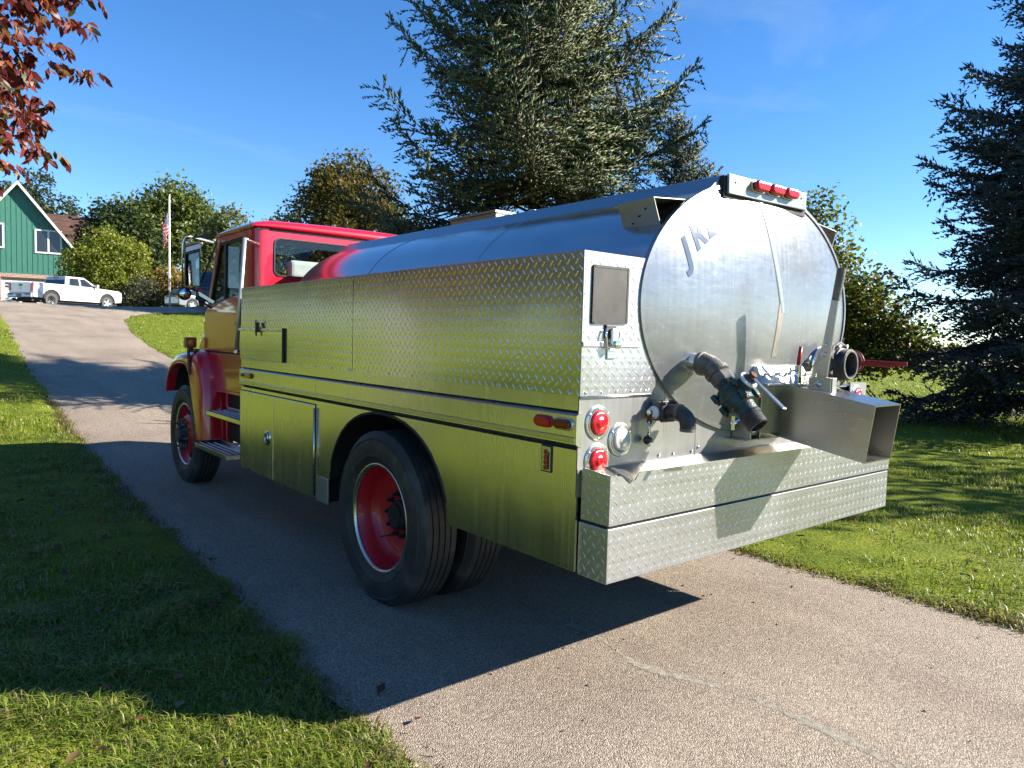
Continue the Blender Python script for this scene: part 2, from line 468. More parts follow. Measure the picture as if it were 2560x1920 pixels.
def build_drive():
    ys = np.concatenate([np.arange(-14, 20, 0.25), np.arange(20, 60.01, 0.5)])
    u = np.linspace(0, 1, 15)
    V = []
    for y in ys:
        a, b = float(xl(y)), float(xr(y))
        w = 0.03 * math.sin(y * 3.1) + 0.022 * math.sin(y * 7.7 + 1)
        w2 = 0.03 * math.sin(y * 2.7 + 2) + 0.022 * math.sin(y * 8.9)
        for q in u:
            x = a + w + (b + w2 - a - w) * q
            V.append((x, y, gz(x, y) + 0.012 - 0.02 * (abs(2 * q - 1) ** 6)))
    n = len(u); i = np.arange(n - 1)[None, :] + n * np.arange(len(ys) - 1)[:, None]
    F = np.stack([i, i + 1, i + 1 + n, i + n], -1).reshape(-1, 4)
    o = link('driveway', np_mesh('driveway', np.array(V), F), None, MAT['chip_asphalt'], True)
    tag(o, kind='structure')
    # filled crack that wanders across the lane behind the truck
    plain('crack_filler', (0.285, 0.255, 0.200), 0.9, 0, 0.30, 40, 0.6, 160)
    path = [(0.63, 1.5), (0.66, 0.95), (0.66, 0.64), (0.61, 0.46), (0.57, 0.31), (0.62, 0.14), (0.70, -0.06), (0.73, -0.3), (0.74, -0.56), (0.71, -0.80), (0.66, -1.2), (0.7, -2.4)]
    pts = []
    for (a, b), (c, e) in zip(path[:-1], path[1:]):
        for k in range(14): pts.append((a + (c - a) * k / 14, b + (e - b) * k / 14))
    m = MB(); vs = []; rr = random.Random(3)
    for x, y in pts:
        w = 0.022 + 0.012 * math.sin(y * 9) + rr.uniform(-.016, .014)
        vs += [(x - w + rr.uniform(-.008, .008), y, 0.0132), (x + w + rr.uniform(-.008, .008), y + 0.01, 0.0132)]
    m.add(vs, [(2 * k, 2 * k + 1, 2 * k + 3, 2 * k + 2) for k in range(len(pts) - 1)])
    m.build('crack_filler', MAT['crack_filler'], o)
build_drive()

# ------------------------------------------------------------------ grass blades
leafmat('grass_blades', 0.40, 0.45)
def blades(N, xy, hmin, hmax, wid, tint_sets, lean=0.75, zoff=0.0):
    """xy (N,2): three-triangle bent blades"""
    x, y = xy[:, 0], xy[:, 1]
    z = hgt(x, y) + zoff
    q_ = 0.5 + 0.5 * np.sin(x * 5.7 + 2.1 * np.sin(y * 4.3)) * np.sin(y * 6.1 + 1.7 * np.sin(x * 3.9))
    h = RNG.uniform(hmin, hmax, N) * (0.62 + 0.75 * q_ ** 2)
    az = RNG.uniform(0, 2 * np.pi, N); ln = np.clip(RNG.normal(lean, 0.3, N), 0.05, 1.6)
    dx, dy = np.cos(az), np.sin(az); px, py = -dy, dx
    w = wid * RNG.uniform(0.6, 1.3, N)
    b = np.stack([x, y, z - 0.005], -1); d = np.stack([dx, dy, 0 * dx], -1); s = np.stack([px, py, 0 * px], -1)
    up = np.array([0, 0, 1.0])
    mid = b + d * (h * ln * 0.35)[:, None] + up * (h * 0.62)[:, None]
    tip = b + d * (h * ln * 1.0)[:, None] + up * (h * np.clip(1.0 - 0.35 * ln, 0.25, 1))[:, None]
    V = np.stack([b - s * w[:, None], b + s * w[:, None], mid - s * (w * 0.8)[:, None], mid + s * (w * 0.8)[:, None], tip], 1).reshape(-1, 3)
    i = (np.arange(N) * 5)[:, None]
    F = np.concatenate([i + np.array([[0, 1, 3]]), i + np.array([[0, 3, 2]]), i + np.array([[2, 3, 4]])], 0)
    ts = np.array(tint_sets); pick = ts[RNG.integers(0, len(ts), N)]
    patch = 0.5 + 0.5 * np.sin(x * 1.1 + 1.3 * np.sin(y * 0.8)) * np.cos(y * 0.9 + 0.7 * np.sin(x * 0.6))
    dry = (RNG.random(N) < 0.10 + 0.16 * patch)
    pick = np.where(dry[:, None], np.array([[0.26, 0.22, 0.085]]) * RNG.uniform(0.7, 1.2, (N, 1)), pick * RNG.uniform(0.75, 1.3, (N, 1)))
    C = np.repeat(pick, 5, 0)
    return V, F, C
GREENS = [(0.120, 0.182, 0.018), (0.145, 0.205, 0.020), (0.095, 0.150, 0.016), (0.195, 0.235, 0.034), (0.25, 0.262, 0.055)]
def scatter(N, x0, x1, y0, y1, keep):
    P = np.stack([RNG.uniform(x0, x1, N), RNG.uniform(y0, y1, N)], -1)
    return P[keep(P[:, 0], P[:, 1])]
def lawn_keep(x, y):
    wob = 0.05 * np.sin(y * 5.3) + 0.035 * np.sin(y * 13.1 + 1)
    t_ = np.clip(((x - 5.4) * 1.8 + (y - 1.5) * -1.7) / 6.13, 0, 1); rut = np.hypot(x - 5.4 - 1.8 * t_, y - 1.5 + 1.7 * t_) + 0.04 * np.sin(x * 9)
    return ((rut > 0.10) | (RNG.random(len(x)) < 0.12)) & ((x < xl(y) + 0.03 + wob) | (x > xr(y) - 0.03 + wob * 0.8))
def in_view(x, y, m=6):
    a = np.degrees(np.arctan2(x - CAM.x, y - CAM.y)); return (a > 39.5 - 36.5 - m) & (a < 39.5 + 36.5 + m)
def grass_all():
    layers = [
        (56000, (-2.6, -0.5, -0.4, 2.6), 0.035, 0.095, 0.0026, 1.0),
        (54000, (-3.0, -0.4, 2.6, 9.0), 0.035, 0.085, 0.0032, 0.8),
        (16000, (-2.0, 0.6, 9.0, 26.0), 0.04, 0.09, 0.007, 0.6),
        (88000, (2.55, 9.5, -2.0, 5.0), 0.03, 0.080, 0.0036, 0.7),
        (52000, (9.5, 26.0, -3.0, 14.0), 0.035, 0.08, 0.0085, 0.5),
        (16000, (26.0, 60.0, 0.0, 26.0), 0.05, 0.10, 0.02, 0.5),
        (26000, (3.0, 16.0, 14.0, 41.0), 0.04, 0.08, 0.011, 0.5),
    ]
    VS, FS, CS, n = [], [], [], 0
    for N, (x0, x1, y0, y1), a, b, w, ln in layers:
        P = scatter(N, x0, x1, y0, y1, lambda x, y: lawn_keep(x, y) & in_view(x, y))
        V, F, C = blades(len(P), P, a, b, w, GREENS, ln)
        VS.append(V); FS.append(F + n); CS.append(C); n += len(V)
    # dry fringe that hangs over the edge of the asphalt
    for side in (0, 1):
        N = 16000 if side else 9000
        y = RNG.uniform(-2.0, 12.0, N) if side else RNG.uniform(-0.2, 12, N)
        x = (xr(y) + RNG.normal(0.02, 0.07, N)) if side else (xl(y) + RNG.normal(-0.02, 0.06, N))
        P = np.stack([x, y], -1)
        V, F, C = blades(N, P, 0.02, 0.06, 0.0034, [(0.21, 0.16, 0.07), (0.15, 0.105, 0.05), (0.24, 0.20, 0.09), (0.10, 0.12, 0.03)], 1.1)
        VS.append(V); FS.append(F + n); CS.append(C); n += len(V)
    o = link('grass', np_mesh('grass', np.concatenate(VS), np.concatenate(FS), np.concatenate(CS)), None, MAT['grass_blades'])
    tag(o, 'green lawn grass blades on both sides of the driveway', 'grass', kind='stuff')
grass_all()

# ================================================================== the tanker truck
TRUCK = empty('tanker_truck', (1.22, 3.2, 0))
tag(TRUCK, 'red cab fire tanker truck with polished aluminium tank and diamond plate body on driveway', 'fire truck')
T = TRUCK
W = 2.44
def mir(x): return W - x

def treads(name, parent, org, u, v, n, wu, wv, pitch=0.0495, keep=None, a=0.0162, b=0.0034, h=0.0023, mat='plate'):
    """raised lozenges of diamond plate, real relief joined into one part"""
    org, u, v, n = (np.array(q, float) for q in (org, u, v, n))
    nu, nv = int(wu / pitch * 2) + 1, int(wv / pitch * 2) + 1
    I, J = np.meshgrid(np.arange(nu), np.arange(nv)); I = I.ravel(); J = J.ravel()
    cu = (I + 0.5) * pitch / 2; cv = (J + 0.5) * pitch / 2
    ok = ((I + J) % 2 == 0) & (cu > 0.008) & (cu < wu - 0.008) & (cv > 0.008) & (cv < wv - 0.008)
    if keep is not None: ok &= keep(cu, cv)
    I, J, cu, cv = I[ok], J[ok], cu[ok], cv[ok]
    sg = np.where(J % 2 == 0, 1.0, -1.0)
    t = np.array([(-a, 0, 0), (a, 0, 0), (-a * .5, -b, 0), (-a * .5, b, 0), (a * .5, -b, 0), (a * .5, b, 0), (-a * .5, 0, h), (a * .5, 0, h)])
    c = math.sqrt(0.5)
    # rotate +-50 degrees in the plate plane
    ca, sa = math.cos(R(52)), math.sin(R(52))
    U = t[None, :, 0] * ca - t[None, :, 1] * sa * sg[:, None]
    Vv = t[None, :, 0] * sa * sg[:, None] + t[None, :, 1] * ca
    P = org + (cu[:, None] + U)[..., None] * u + (cv[:, None] + Vv)[..., None] * v + t[None, :, 2, None] * n
    f = np.array([(0, 2, 6), (0, 6, 3), (2, 4, 7), (2, 7, 6), (3, 6, 7), (3, 7, 5), (1, 7, 4), (1, 5, 7)])
    F = ((np.arange(len(I)) * 8)[:, None, None] + f[None]).reshape(-1, 3)
    o0 = np.array(T.location)
    V3 = P.reshape(-1, 3) - o0
    o = link(name, np_mesh(name, V3, F), parent, MAT[mat])
    o['kind'] = 'stuff'
    return o

def screws(parent, pts, axis, r=0.006, h=0.004, mat='bolt_steel', name='screw'):
    for p in pts:
        MB().lathe([(0, r), (h * 0.6, r * 0.85), (h, r * 0.4)], p, axis, 8).build(name, MAT[mat], parent, auto=40)

# ---------------------------------------------------------------- chassis
m = MB()
for x in (0.80, 1.56): m.box(x, x + 0.08, 0.25, 6.7, 0.62, 0.86)
m.build('frame_rail', MAT['chassis_black'], T, bevel=0.005)
MB().box(0.62, 1.82, 0.22, 3.98, 0.88, 1.12).build('dark_floor_box', MAT['chassis_black'], T)  # unseen dark box added to keep light from passing through the body
MB().tube([(0.10, 1.74, 0.475), (0.9, 1.74, 0.475), (1.05, 1.74, 0.475), (1.22, 1.74, 0.475), (1.39, 1.74, 0.475), (1.54, 1.74, 0.475), (2.34, 1.74, 0.475)], [0.07, 0.08, 0.13, 0.20, 0.13, 0.08, 0.07], 16).build('rear_axle', MAT['chassis_black'], T, smooth=True)
MB().box(0.22, 2.22, 5.72, 5.84, 0.40, 0.52).build('front_axle', MAT['chassis_black'], T, bevel=0.02)
MB().box(0.42, 0.78, 4.1, 5.0, 0.46, 0.95).build('battery_box', MAT['chassis_black'], T, bevel=0.02)
MB().tube([(1.95, 4.15, 0.65), (1.95, 5.1, 0.65)], 0.24, 20).build('fuel_tank', MAT['chassis_black'], T, auto=40)

# ---------------------------------------------------------------- wheels
def wheel(x, y, z, sgn, kind, RT=0.498, w=0.255):
    """x = plane of the outer sidewall, sgn = +1 when the wheel body lies towards +x"""
    wt = empty('wheel', (x - T.location.x, y - T.location.y, z), 0, T)
    ax = (sgn, 0, 0); c = (x, y, z)
    k = RT / 0.495
    prof = [(0.030, 0.300), (0.014, 0.330), (0.006, 0.352), (0.003, 0.355), (0.003, 0.359), (0.005, 0.362), (0.0015, 0.385), (0.0, 0.405), (0.0025, 0.430), (0.0055, 0.445), (0.003, 0.449), (0.003, 0.454), (0.009, 0.457), (0.014, 0.468), (0.030, 0.486 * k)]
    tread, g = [], 0.0
    a0, a1 = 0.034, w - 0.034
    n = 5; rib = (a1 - a0) / n
    for i in range(n):
        s, e = a0 + i * rib, a0 + (i + 1) * rib
        crown = lambda a: RT - 0.006 * ((a - w / 2) / (w / 2)) ** 2
        tread += [(s + (0.004 if i else 0), crown(s)), (e - (0.004 if i < n - 1 else 0), crown(e))]
        if i < n - 1: tread += [(e - 0.004, RT - 0.018), (e + 0.004, RT - 0.018)]
    inner = [(w - a, r) for a, r in reversed(prof)]
    MB().lathe(prof + tread + inner, c, ax, 72, close=True).build('tyre', MAT['tyre_rubber'], wt, auto=28)
    # steel rim
    MB().lathe([(0.026, 0.297), (0.020, 0.312), (0.030, 0.318), (0.040, 0.312), (0.046, 0.292), (0.036, 0.288)], c, ax, 56, close=True).build('rim_flange', MAT['bolt_steel'], wt, smooth=True)
    if kind == 'dual_out':
        MB().lathe([(0.040, 0.293), (0.060, 0.284), (0.120, 0.272), (0.150, 0.262), (0.172, 0.235), (0.180, 0.150), (0.176, 0.085), (0.182, 0.083), (0.19, 0.15), (0.185, 0.24), (0.16, 0.27), (0.12, 0.282), (0.06, 0.292)], c, ax, 56, close=True).build('rim', MAT['rim_red'], wt, auto=35)
        hub = MB().lathe([(0.18, 0.090), (0.150, 0.086), (0.140, 0.070), (0.125, 0.066), (0.120, 0.0)], c, ax, 24).build('hub', MAT['chassis_black'], wt, auto=35)
        for i in range(10):
            an = 2 * math.pi * i / 10
            MB().lathe([(0.178, 0.016), (0.156, 0.016), (0.154, 0.010), (0.135, 0.010)], (x, y + 0.122 * math.cos(an), z + 0.122 * math.sin(an)), ax, 6).build('lug_nut', MAT['chassis_black'], wt, auto=30)
        MB().tube([(x + sgn * 0.165, y + 0.10, z - 0.14), (x + sgn * 0.13, y + 0.16, z - 0.16)], 0.005, 6).build('valve_stem', MAT['chassis_black'], wt)
    elif kind == 'front':
        MB().lathe([(0.042, 0.293), (0.075, 0.278), (0.090, 0.255), (0.080, 0.225), (0.045, 0.190), (0.028, 0.160), (0.026, 0.100), (0.034, 0.095), (0.05, 0.16), (0.09, 0.21), (0.11, 0.25), (0.09, 0.285), (0.05, 0.297)], c, ax, 56, close=True).build('rim', MAT['rim_red'], wt, auto=35)
        MB().lathe([(0.03, 0.118), (0.012, 0.116), (0.008, 0.092), (-0.035, 0.085), (-0.05, 0.07), (-0.052, 0.0)], c, ax, 24).build('hub', MAT['cast_dark'], wt, auto=35)
        for i in range(10):
            an = 2 * math.pi * i / 10 + 0.2
            p = (x, y + 0.142 * math.cos(an), z + 0.142 * math.sin(an))
            MB().lathe([(0.032, 0.021), (0.002, 0.020), (0.0, 0.012), (-0.030, 0.011), (-0.034, 0.006)], p, ax, 6).build('lug_nut', MAT['cast_grey'], wt, auto=30)
        for i in range(5):
            an = 2 * math.pi * i / 5 + 0.5
            p = (x + sgn * 0.058, y + 0.222 * math.cos(an), z + 0.222 * math.sin(an))
            MB().lathe([(-0.012, 0.0), (-0.012, 0.020), (0.02, 0.020)], p, ax, 12).build('rim_hole', MAT['chassis_black'], wt)
    else:
        MB().lathe([(0.05, 0.292), (0.08, 0.27), (0.09, 0.10), (0.10, 0.10), (0.09, 0.28)], c, ax, 40, close=True).build('rim', MAT['rim_red'], wt, auto=35)
    return wt
wheel(-0.030, 1.740, 0.489, 1, 'dual_out')
wheel(0.290, 1.740, 0.489, 1, 'dual_in')
wheel(mir(-0.030), 1.740, 0.489, -1, 'dual_out')
wheel(mir(0.290), 1.740, 0.489, -1, 'dual_in')
wheel(0.025, 5.790, 0.489, 1, 'front')
wheel(mir(0.025), 5.790, 0.489, -1, 'front')

# ---------------------------------------------------------------- lower body, both sides
Y0, Y1 = 0.164, 4.017
def arch_pts(n=18):
    out = []
    for i in range(n + 1):
        an = math.pi * i / n
        cx, sx = math.cos(an), math.sin(an)
        e = 2 / 2.25
        out.append((1.72 - 0.675 * math.copysign(abs(cx) ** e, cx) * -1 * -1, 0.50 + 0.585 * abs(sx) ** e))
    return out
AP = [(1.72 - 0.675 * math.copysign(abs(math.cos(math.pi * i / 20)) ** (2 / 2.25), math.cos(math.pi * i / 20)), 0.50 + 0.585 * abs(math.sin(math.pi * i / 20)) ** (2 / 2.25)) for i in range(21)]
def side(sx, left):
    """sx(x) maps distance inward to world x"""
    def px(poly, a, b, name, mat, **k): return MB().prism(poly, sx(a), sx(b), 'x').build(name, MAT[mat], T, **k)
    low = [(Y0, 0.599), (AP[0][0], 0.60)] + [(y, z) for y, z in AP if z > 0.61] + [(2.395, 0.600), (2.395, 0.433), (Y1, 0.433), (Y1, 1.088), (Y0, 1.088)]
    px(low, 0.0, 0.012, 'lower_side_panel', 'side_sheet')
    # proud band with rolled edges, top strip and trim rail
    MB().prism([(sx(0.006), 1.100), (sx(-0.014), 1.112), (sx(-0.014), 1.226), (sx(0.006), 1.238), (sx(0.02), 1.238), (sx(0.02), 1.100)], Y0 - 0.004, 2.575, 'y').build('side_band', MAT['side_sheet'], T)
    MB().prism([(sx(0.006), 1.100), (sx(-0.014), 1.112), (sx(-0.014), 1.226), (sx(0.006), 1.238), (sx(0.02), 1.238), (sx(0.02), 1.100)], 2.578, Y1, 'y').build('side_band', MAT['side_sheet'], T)
    MB().prism([(Y0, 1.246), (Y1, 1.246), (Y1, 1.303), (Y0, 1.303)], sx(0.0), sx(0.012), 'x').build('top_strip', MAT['side_sheet'], T)
    px([(Y0, 1.086), (Y1, 1.086), (Y1, 1.30), (Y0, 1.30)], 0.014, 0.024, 'seam_backing', 'chassis_black')
    MB().prism([(sx(-0.013), 1.118), (sx(-0.020), 1.121), (sx(-0.020), 1.139), (sx(-0.013), 1.142)], Y0, Y1 - 0.01, 'y').build('trim_rail', MAT['bolt_steel'], T)
    # inside of the wheel arch
    AQ = [(y, max(z, 0.602)) for y, z in AP]
    ring = AQ
    back = MB()
    vs = [(sx(0.013), y, z) for y, z in ring] + [(sx(0.66), y, z) for y, z in ring]
    n = len(ring)
    back.add(vs, [(i, i + 1, n + i + 1, n + i) for i in range(n - 1)])
    back.build('wheel_well', MAT['chassis_black'], T)
    MB().tube([(sx(0.004), y, z) for y, z in AP if z > 0.62], 0.010, 8).build('arch_edge', MAT['black_rubber'], T, smooth=True)
    # solid dark locker bodies behind the sheets, added to block light
    x0, x1 = sorted((sx(0.03), sx(0.60)))
    MB().box(x0, x1, 0.19, 1.02, 0.61, 1.29).build('locker', MAT['chassis_black'], T)
    MB().box(x0, x1, 2.43, 4.0, 0.445, 1.29).build('locker', MAT['chassis_black'], T)
    MB().prism([(x0 - 0.02, 0.433), (x1, 0.433), (x1, 1.30), (x0 - 0.02, 1.30)], Y1 - 0.012, Y1 + 0.002, 'y').build('front_sheet', MAT['side_sheet'], T)
side(lambda a: a, True)
side(lambda a: W - a, False)
# locker doors on the near side
def locker_door(y0, y1, z0, z1, hinge):
    d = MB().box(-0.012, -0.001, y0, y1, z0, z1).build('locker_door', MAT['side_sheet'], T, bevel=0.004)
    MB().box(-0.0015, 0.003, y0 - 0.006, y1 + 0.006, z0 - 0.006, z1 + 0.006).build('door_gap', MAT['chassis_black'], d)
    if hinge is not None:
        MB().tube([(-0.014, hinge, z0 + 0.01), (-0.014, hinge, z1 - 0.02)], 0.006, 8).build('hinge', MAT['bolt_steel'], d, smooth=True)
    return d
d1 = locker_door(3.305, 4.006, 0.444, 1.060, None)
d2 = locker_door(2.600, 3.293, 0.444, 1.060, 2.592)
# recessed D-ring latch: oval cup, dark inside, ring
hc = (-0.012, 3.41, 0.746)
def oval(ry, rz, n=20): return [(hc[1] + ry * math.cos(2 * math.pi * i / n), hc[2] + rz * math.sin(2 * math.pi * i / n)) for i in range(n)]
MB().prism(oval(0.052, 0.060), -0.016, -0.011, 'x').build('latch_plate', MAT['chrome'], d1, bevel=0.002)
MB().prism(oval(0.036, 0.046), -0.0175, -0.0155, 'x').build('latch_cup', MAT['black_plastic'], d1)
MB().tube([(-0.021, hc[1] + 0.030 * math.cos(a), hc[2] + 0.038 * math.sin(a)) for a in [R(i * 18) for i in range(0, 21)]], 0.005, 8).build('latch_ring', MAT['chrome'], d1, smooth=True)
MB().box(-0.022, -0.017, hc[1] - 0.034, hc[1] + 0.034, hc[2] - 0.012, hc[2] + 0.012).build('latch_bar', MAT['chrome'], d1, bevel=0.003)
MB().box(-0.008, 0.001, 2.40, 2.56, 0.437, 0.600).build('kick_panel', MAT['rear_sheet'], T, bevel=0.003)
# marker lights and reflector plate
def oblong(cy, cz, ly, lz, n=8):
    r = lz / 2; pts = []
    for s, st in ((1, -90), (-1, 90)):
        for i in range(n + 1):
            a = R(st + 180 * i / n); pts.append((cy + s * (ly / 2 - r) + r * math.cos(a), cz + r * math.sin(a)))
    return pts
for cy, mt, bz in ((0.352, 'lens_red', 'rim_red'), (0.232, 'lens_dark_red', 'bolt_steel')):
    b = MB().prism(oblong(cy, 1.189, 0.112, 0.050), -0.022, -0.013, 'x').build('side_marker_light', MAT[bz], T, bevel=0.003)
    MB().prism(oblong(cy, 1.189, 0.096, 0.038), -0.034, -0.0215, 'x').build('lens', MAT[mt], b, bevel=0.006, seg=3)
rp = MB().box(-0.006, -0.0005, 0.309, 0.373, 0.976, 1.088).build('reflector_plate', MAT['black_plastic'], T, bevel=0.003)
MB().box(-0.008, -0.0055, 0.315, 0.367, 0.981, 1.083).build('plate_face', MAT['bolt_steel'], rp, bevel=0.002)
for i in range(4): MB().lathe([(0, 0.011), (0.004, 0.010), (0.006, 0.005)], (-0.0075, 0.341, 0.996 + 0.0215 * i), (-1, 0, 0), 14).build('reflector_button', MAT['lens_red'], rp, smooth=True)
MB().box(-0.0085, -0.0078, 0.318, 0.330, 0.990, 1.060).build('tick_mark', MAT['black_plastic'], rp)
fm = MB().prism(oblong(3.925, 1.186, 0.095, 0.044), -0.022, -0.013, 'x').build('side_marker_light', MAT['chrome'], T, bevel=0.003)
MB().box(-0.030, -0.022, 3.895, 3.945, 1.172, 1.200).build('socket', MAT['black_plastic'], fm, bevel=0.003)
fm2 = MB().prism(oblong(3.790, 1.186, 0.13, 0.044), -0.022, -0.013, 'x').build('side_marker_light', MAT['lens_amber_dark'], T, bevel=0.003)
MB().prism(oblong(3.790, 1.186, 0.115, 0.036), -0.036, -0.0215, 'x').build('lens', MAT['lens_amber'], fm2, bevel=0.006, seg=3)

# ---------------------------------------------------------------- diamond plate box on the near side
ZB, ZT = 1.303, 1.876
def tank_x(z, side=-1): # edge of the tank ellipse at height z
    q = max(0.0, 1 - ((z - 1.70) / 0.605) ** 2); return 1.22 + side * 0.885 * math.sqrt(q)
sb = MB().prism([(Y0, ZB), (Y1, ZB), (Y1, ZT), (Y0, ZT)], 0.0, 0.005, 'x').build('plate_side', MAT['plate'], T)
treads('tread', sb, (0.0, Y0, ZB), (0, 1, 0), (0, 0, 1), (-1, 0, 0), Y1 - Y0, ZT - ZB, h=0.0030, b=0.0038,
       keep=lambda u, v: ~((abs(u - 1.928) < 0.012)) & ~((u > 2.93) & (u < 2.985) & (v < 0.26)) & ~((u > 2.95) & (abs(v - 0.24) < 0.018)))
MB().box(-0.0012, 0.0, 2.091, 2.0935, ZB, ZT - 0.02).build('plate_seam', MAT['chassis_black'], sb)
MB().box(0.004, 0.42, Y0 + 0.003, Y1 - 0.003, ZT - 0.006, ZT - 0.001).build('plate_top', MAT['plate'], T)
MB().box(0.004, 0.40, Y1 - 0.006, Y1 - 0.002, ZB, ZT - 0.007).build('plate_front', MAT['plate'], T)
MB().box(0.02, 0.36, Y0 + 0.05, Y1 - 0.05, ZB + 0.01, ZT - 0.05).build('box_inside', MAT['chassis_black'], T)
screws(sb, [(0.0, 0.21 + 0.24 * i, ZB + 0.012) for i in range(16)], (-1, 0, 0), 0.007, 0.005)
# folded flap at the front with latch
fl = MB().box(-0.010, -0.0005, 3.14, Y1, ZB + 0.015, 1.535).build('flap_door', MAT['plate'], T, bevel=0.002)
treads('tread', fl, (-0.010, 3.14, ZB + 0.015), (0, 1, 0), (0, 0, 1), (-1, 0, 0), Y1 - 3.14, 0.215)
MB().box(-0.016, -0.0005, 3.14, Y1 + 0.03, 1.537, 1.556).build('flap_rail', MAT['side_sheet'], fl, bevel=0.002)
MB().box(-0.018, -0.0005, 3.128, 3.137, ZB + 0.01, 1.560).build('flap_edge', MAT['black_rubber'], fl, bevel=0.002)
MB().box(-0.026, -0.018, 3.56, 3.63, 1.525, 1.60).build('latch', MAT['cast_dark'], fl, bevel=0.004)
MB().tube([(-0.032, 3.575, 1.60), (-0.034, 3.595, 1.615), (-0.034, 3.615, 1.58), (-0.030, 3.60, 1.50)], 0.007, 6).build('latch_hook', MAT['bolt_steel'], fl, smooth=True)
screws(fl, [(-0.0165, y, 1.5465) for y in (3.2, 3.4, 3.75, 3.92)], (-1, 0, 0), 0.006)
# rear face of the box, cut round the tank
rp_poly = [(0.0, ZB), (0.455, ZB)] + [(min(tank_x(z) + 0.004, 0.455), z) for z in (1.36, 1.42, 1.50, 1.58, 1.66, 1.74, 1.80)] + [(0.372, 1.868), (0.355, ZT), (0.0, ZT)]
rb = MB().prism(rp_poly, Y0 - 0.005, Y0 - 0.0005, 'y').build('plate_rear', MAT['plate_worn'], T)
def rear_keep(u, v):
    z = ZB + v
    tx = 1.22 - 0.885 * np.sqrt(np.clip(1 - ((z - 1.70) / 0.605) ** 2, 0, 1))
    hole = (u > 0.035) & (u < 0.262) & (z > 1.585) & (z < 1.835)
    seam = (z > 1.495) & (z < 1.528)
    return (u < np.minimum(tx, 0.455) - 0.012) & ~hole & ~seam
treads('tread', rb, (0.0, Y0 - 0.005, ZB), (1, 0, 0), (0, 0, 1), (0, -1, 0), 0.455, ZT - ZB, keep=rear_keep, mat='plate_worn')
MB().box(0.003, 0.338, Y0 - 0.0105, Y0 - 0.0055, 1.500, 1.522).build('fold_strip', MAT['plate_worn'], rb, bevel=0.002)
MB().prism([(0.050, 1.594), (0.248, 1.600), (0.250, 1.821), (0.051, 1.819)], Y0 - 0.012, Y0 - 0.006, 'y').build('access_cover', MAT['dark_panel'], rb, bevel=0.002)
fr = MB()
for a, b in (((0.050, 1.594), (0.248, 1.600)), ((0.248, 1.600), (0.250, 1.821)), ((0.250, 1.821), (0.051, 1.819)), ((0.051, 1.819), (0.050, 1.594))):
    fr.bar((a[0], Y0 - 0.010, a[1]), (b[0], Y0 - 0.010, b[1]), 0.010, 0.007, (0, 1, 0))
fr.build('cover_gasket', MAT['black_rubber'], rb)
# toggle latch below the cover
tl = MB().box(0.125, 0.185, Y0 - 0.016, Y0 - 0.006, 1.535, 1.590).build('toggle_latch', MAT['cast_dark'], rb, bevel=0.004)
MB().box(0.143, 0.185, Y0 - 0.034, Y0 - 0.016, 1.505, 1.575).build('latch_lever', MAT['bolt_steel'], tl, bevel=0.006)
MB().lathe([(0, 0.017), (0.02, 0.017), (0.022, 0.008)], (0.165, Y0 - 0.028, 1.512), (0, -1, 0), 14).build('latch_pin', MAT['chrome'], tl, auto=35)
MB().tube([(0.122, Y0 - 0.02, 1.575), (0.115, Y0 - 0.024, 1.55), (0.125, Y0 - 0.026, 1.50), (0.19, Y0 - 0.026, 1.497), (0.196, Y0 - 0.022, 1.56)], 0.004, 6).build('latch_wire', MAT['chrome'], tl, smooth=True)
MB().box(0.140, 0.190, Y0 - 0.012, Y0 - 0.0055, 1.452, 1.492).build('keeper', MAT['bolt_steel'], tl, bevel=0.003)
screws(rb, [(0.03 + 0.09 * i, Y0 - 0.005, ZB + 0.014) for i in range(5)], (0, -1, 0), 0.0065, 0.005)
MB().tube([(0.004, Y0 - 0.006, ZB - 0.004), (0.445, Y0 - 0.006, ZB - 0.002)], 0.005, 6).build('hinge_rod', MAT['bolt_steel'], rb, smooth=True)
MB().prism([(0.36, 1.30), (0.66, 1.30), (0.66, 1.44), (0.36, 1.44)], Y0 + 0.001, Y0 + 0.004, 'y').build('tank_saddle', MAT['rear_sheet'], T)
# deck on the far side of the tank
MB().box(1.90, W - 0.004, Y0 + 0.01, Y1 - 0.01, 1.296, 1.302).build('far_deck', MAT['side_sheet'], T)

# ---------------------------------------------------------------- rear lower sheets
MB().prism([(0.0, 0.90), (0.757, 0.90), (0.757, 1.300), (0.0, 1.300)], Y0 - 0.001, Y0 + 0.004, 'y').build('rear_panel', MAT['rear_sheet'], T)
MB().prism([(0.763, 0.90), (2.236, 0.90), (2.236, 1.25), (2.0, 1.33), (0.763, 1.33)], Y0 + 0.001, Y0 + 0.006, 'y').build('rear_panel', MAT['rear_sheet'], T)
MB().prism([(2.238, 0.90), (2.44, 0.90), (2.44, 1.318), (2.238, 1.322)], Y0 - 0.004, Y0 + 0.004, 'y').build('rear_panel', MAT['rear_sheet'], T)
MB().box(0.755, 0.765, Y0 + 0.004, Y0 + 0.01, 0.9, 1.3).build('panel_gap', MAT['chassis_black'], T)
screws(T, [(0.735, Y0 - 0.002, 1.03), (0.60, Y0 - 0.002, 1.03), (0.785, Y0, 1.045), (0.50, Y0 - 0.002, 1.03)], (0, -1, 0), 0.007, 0.006)
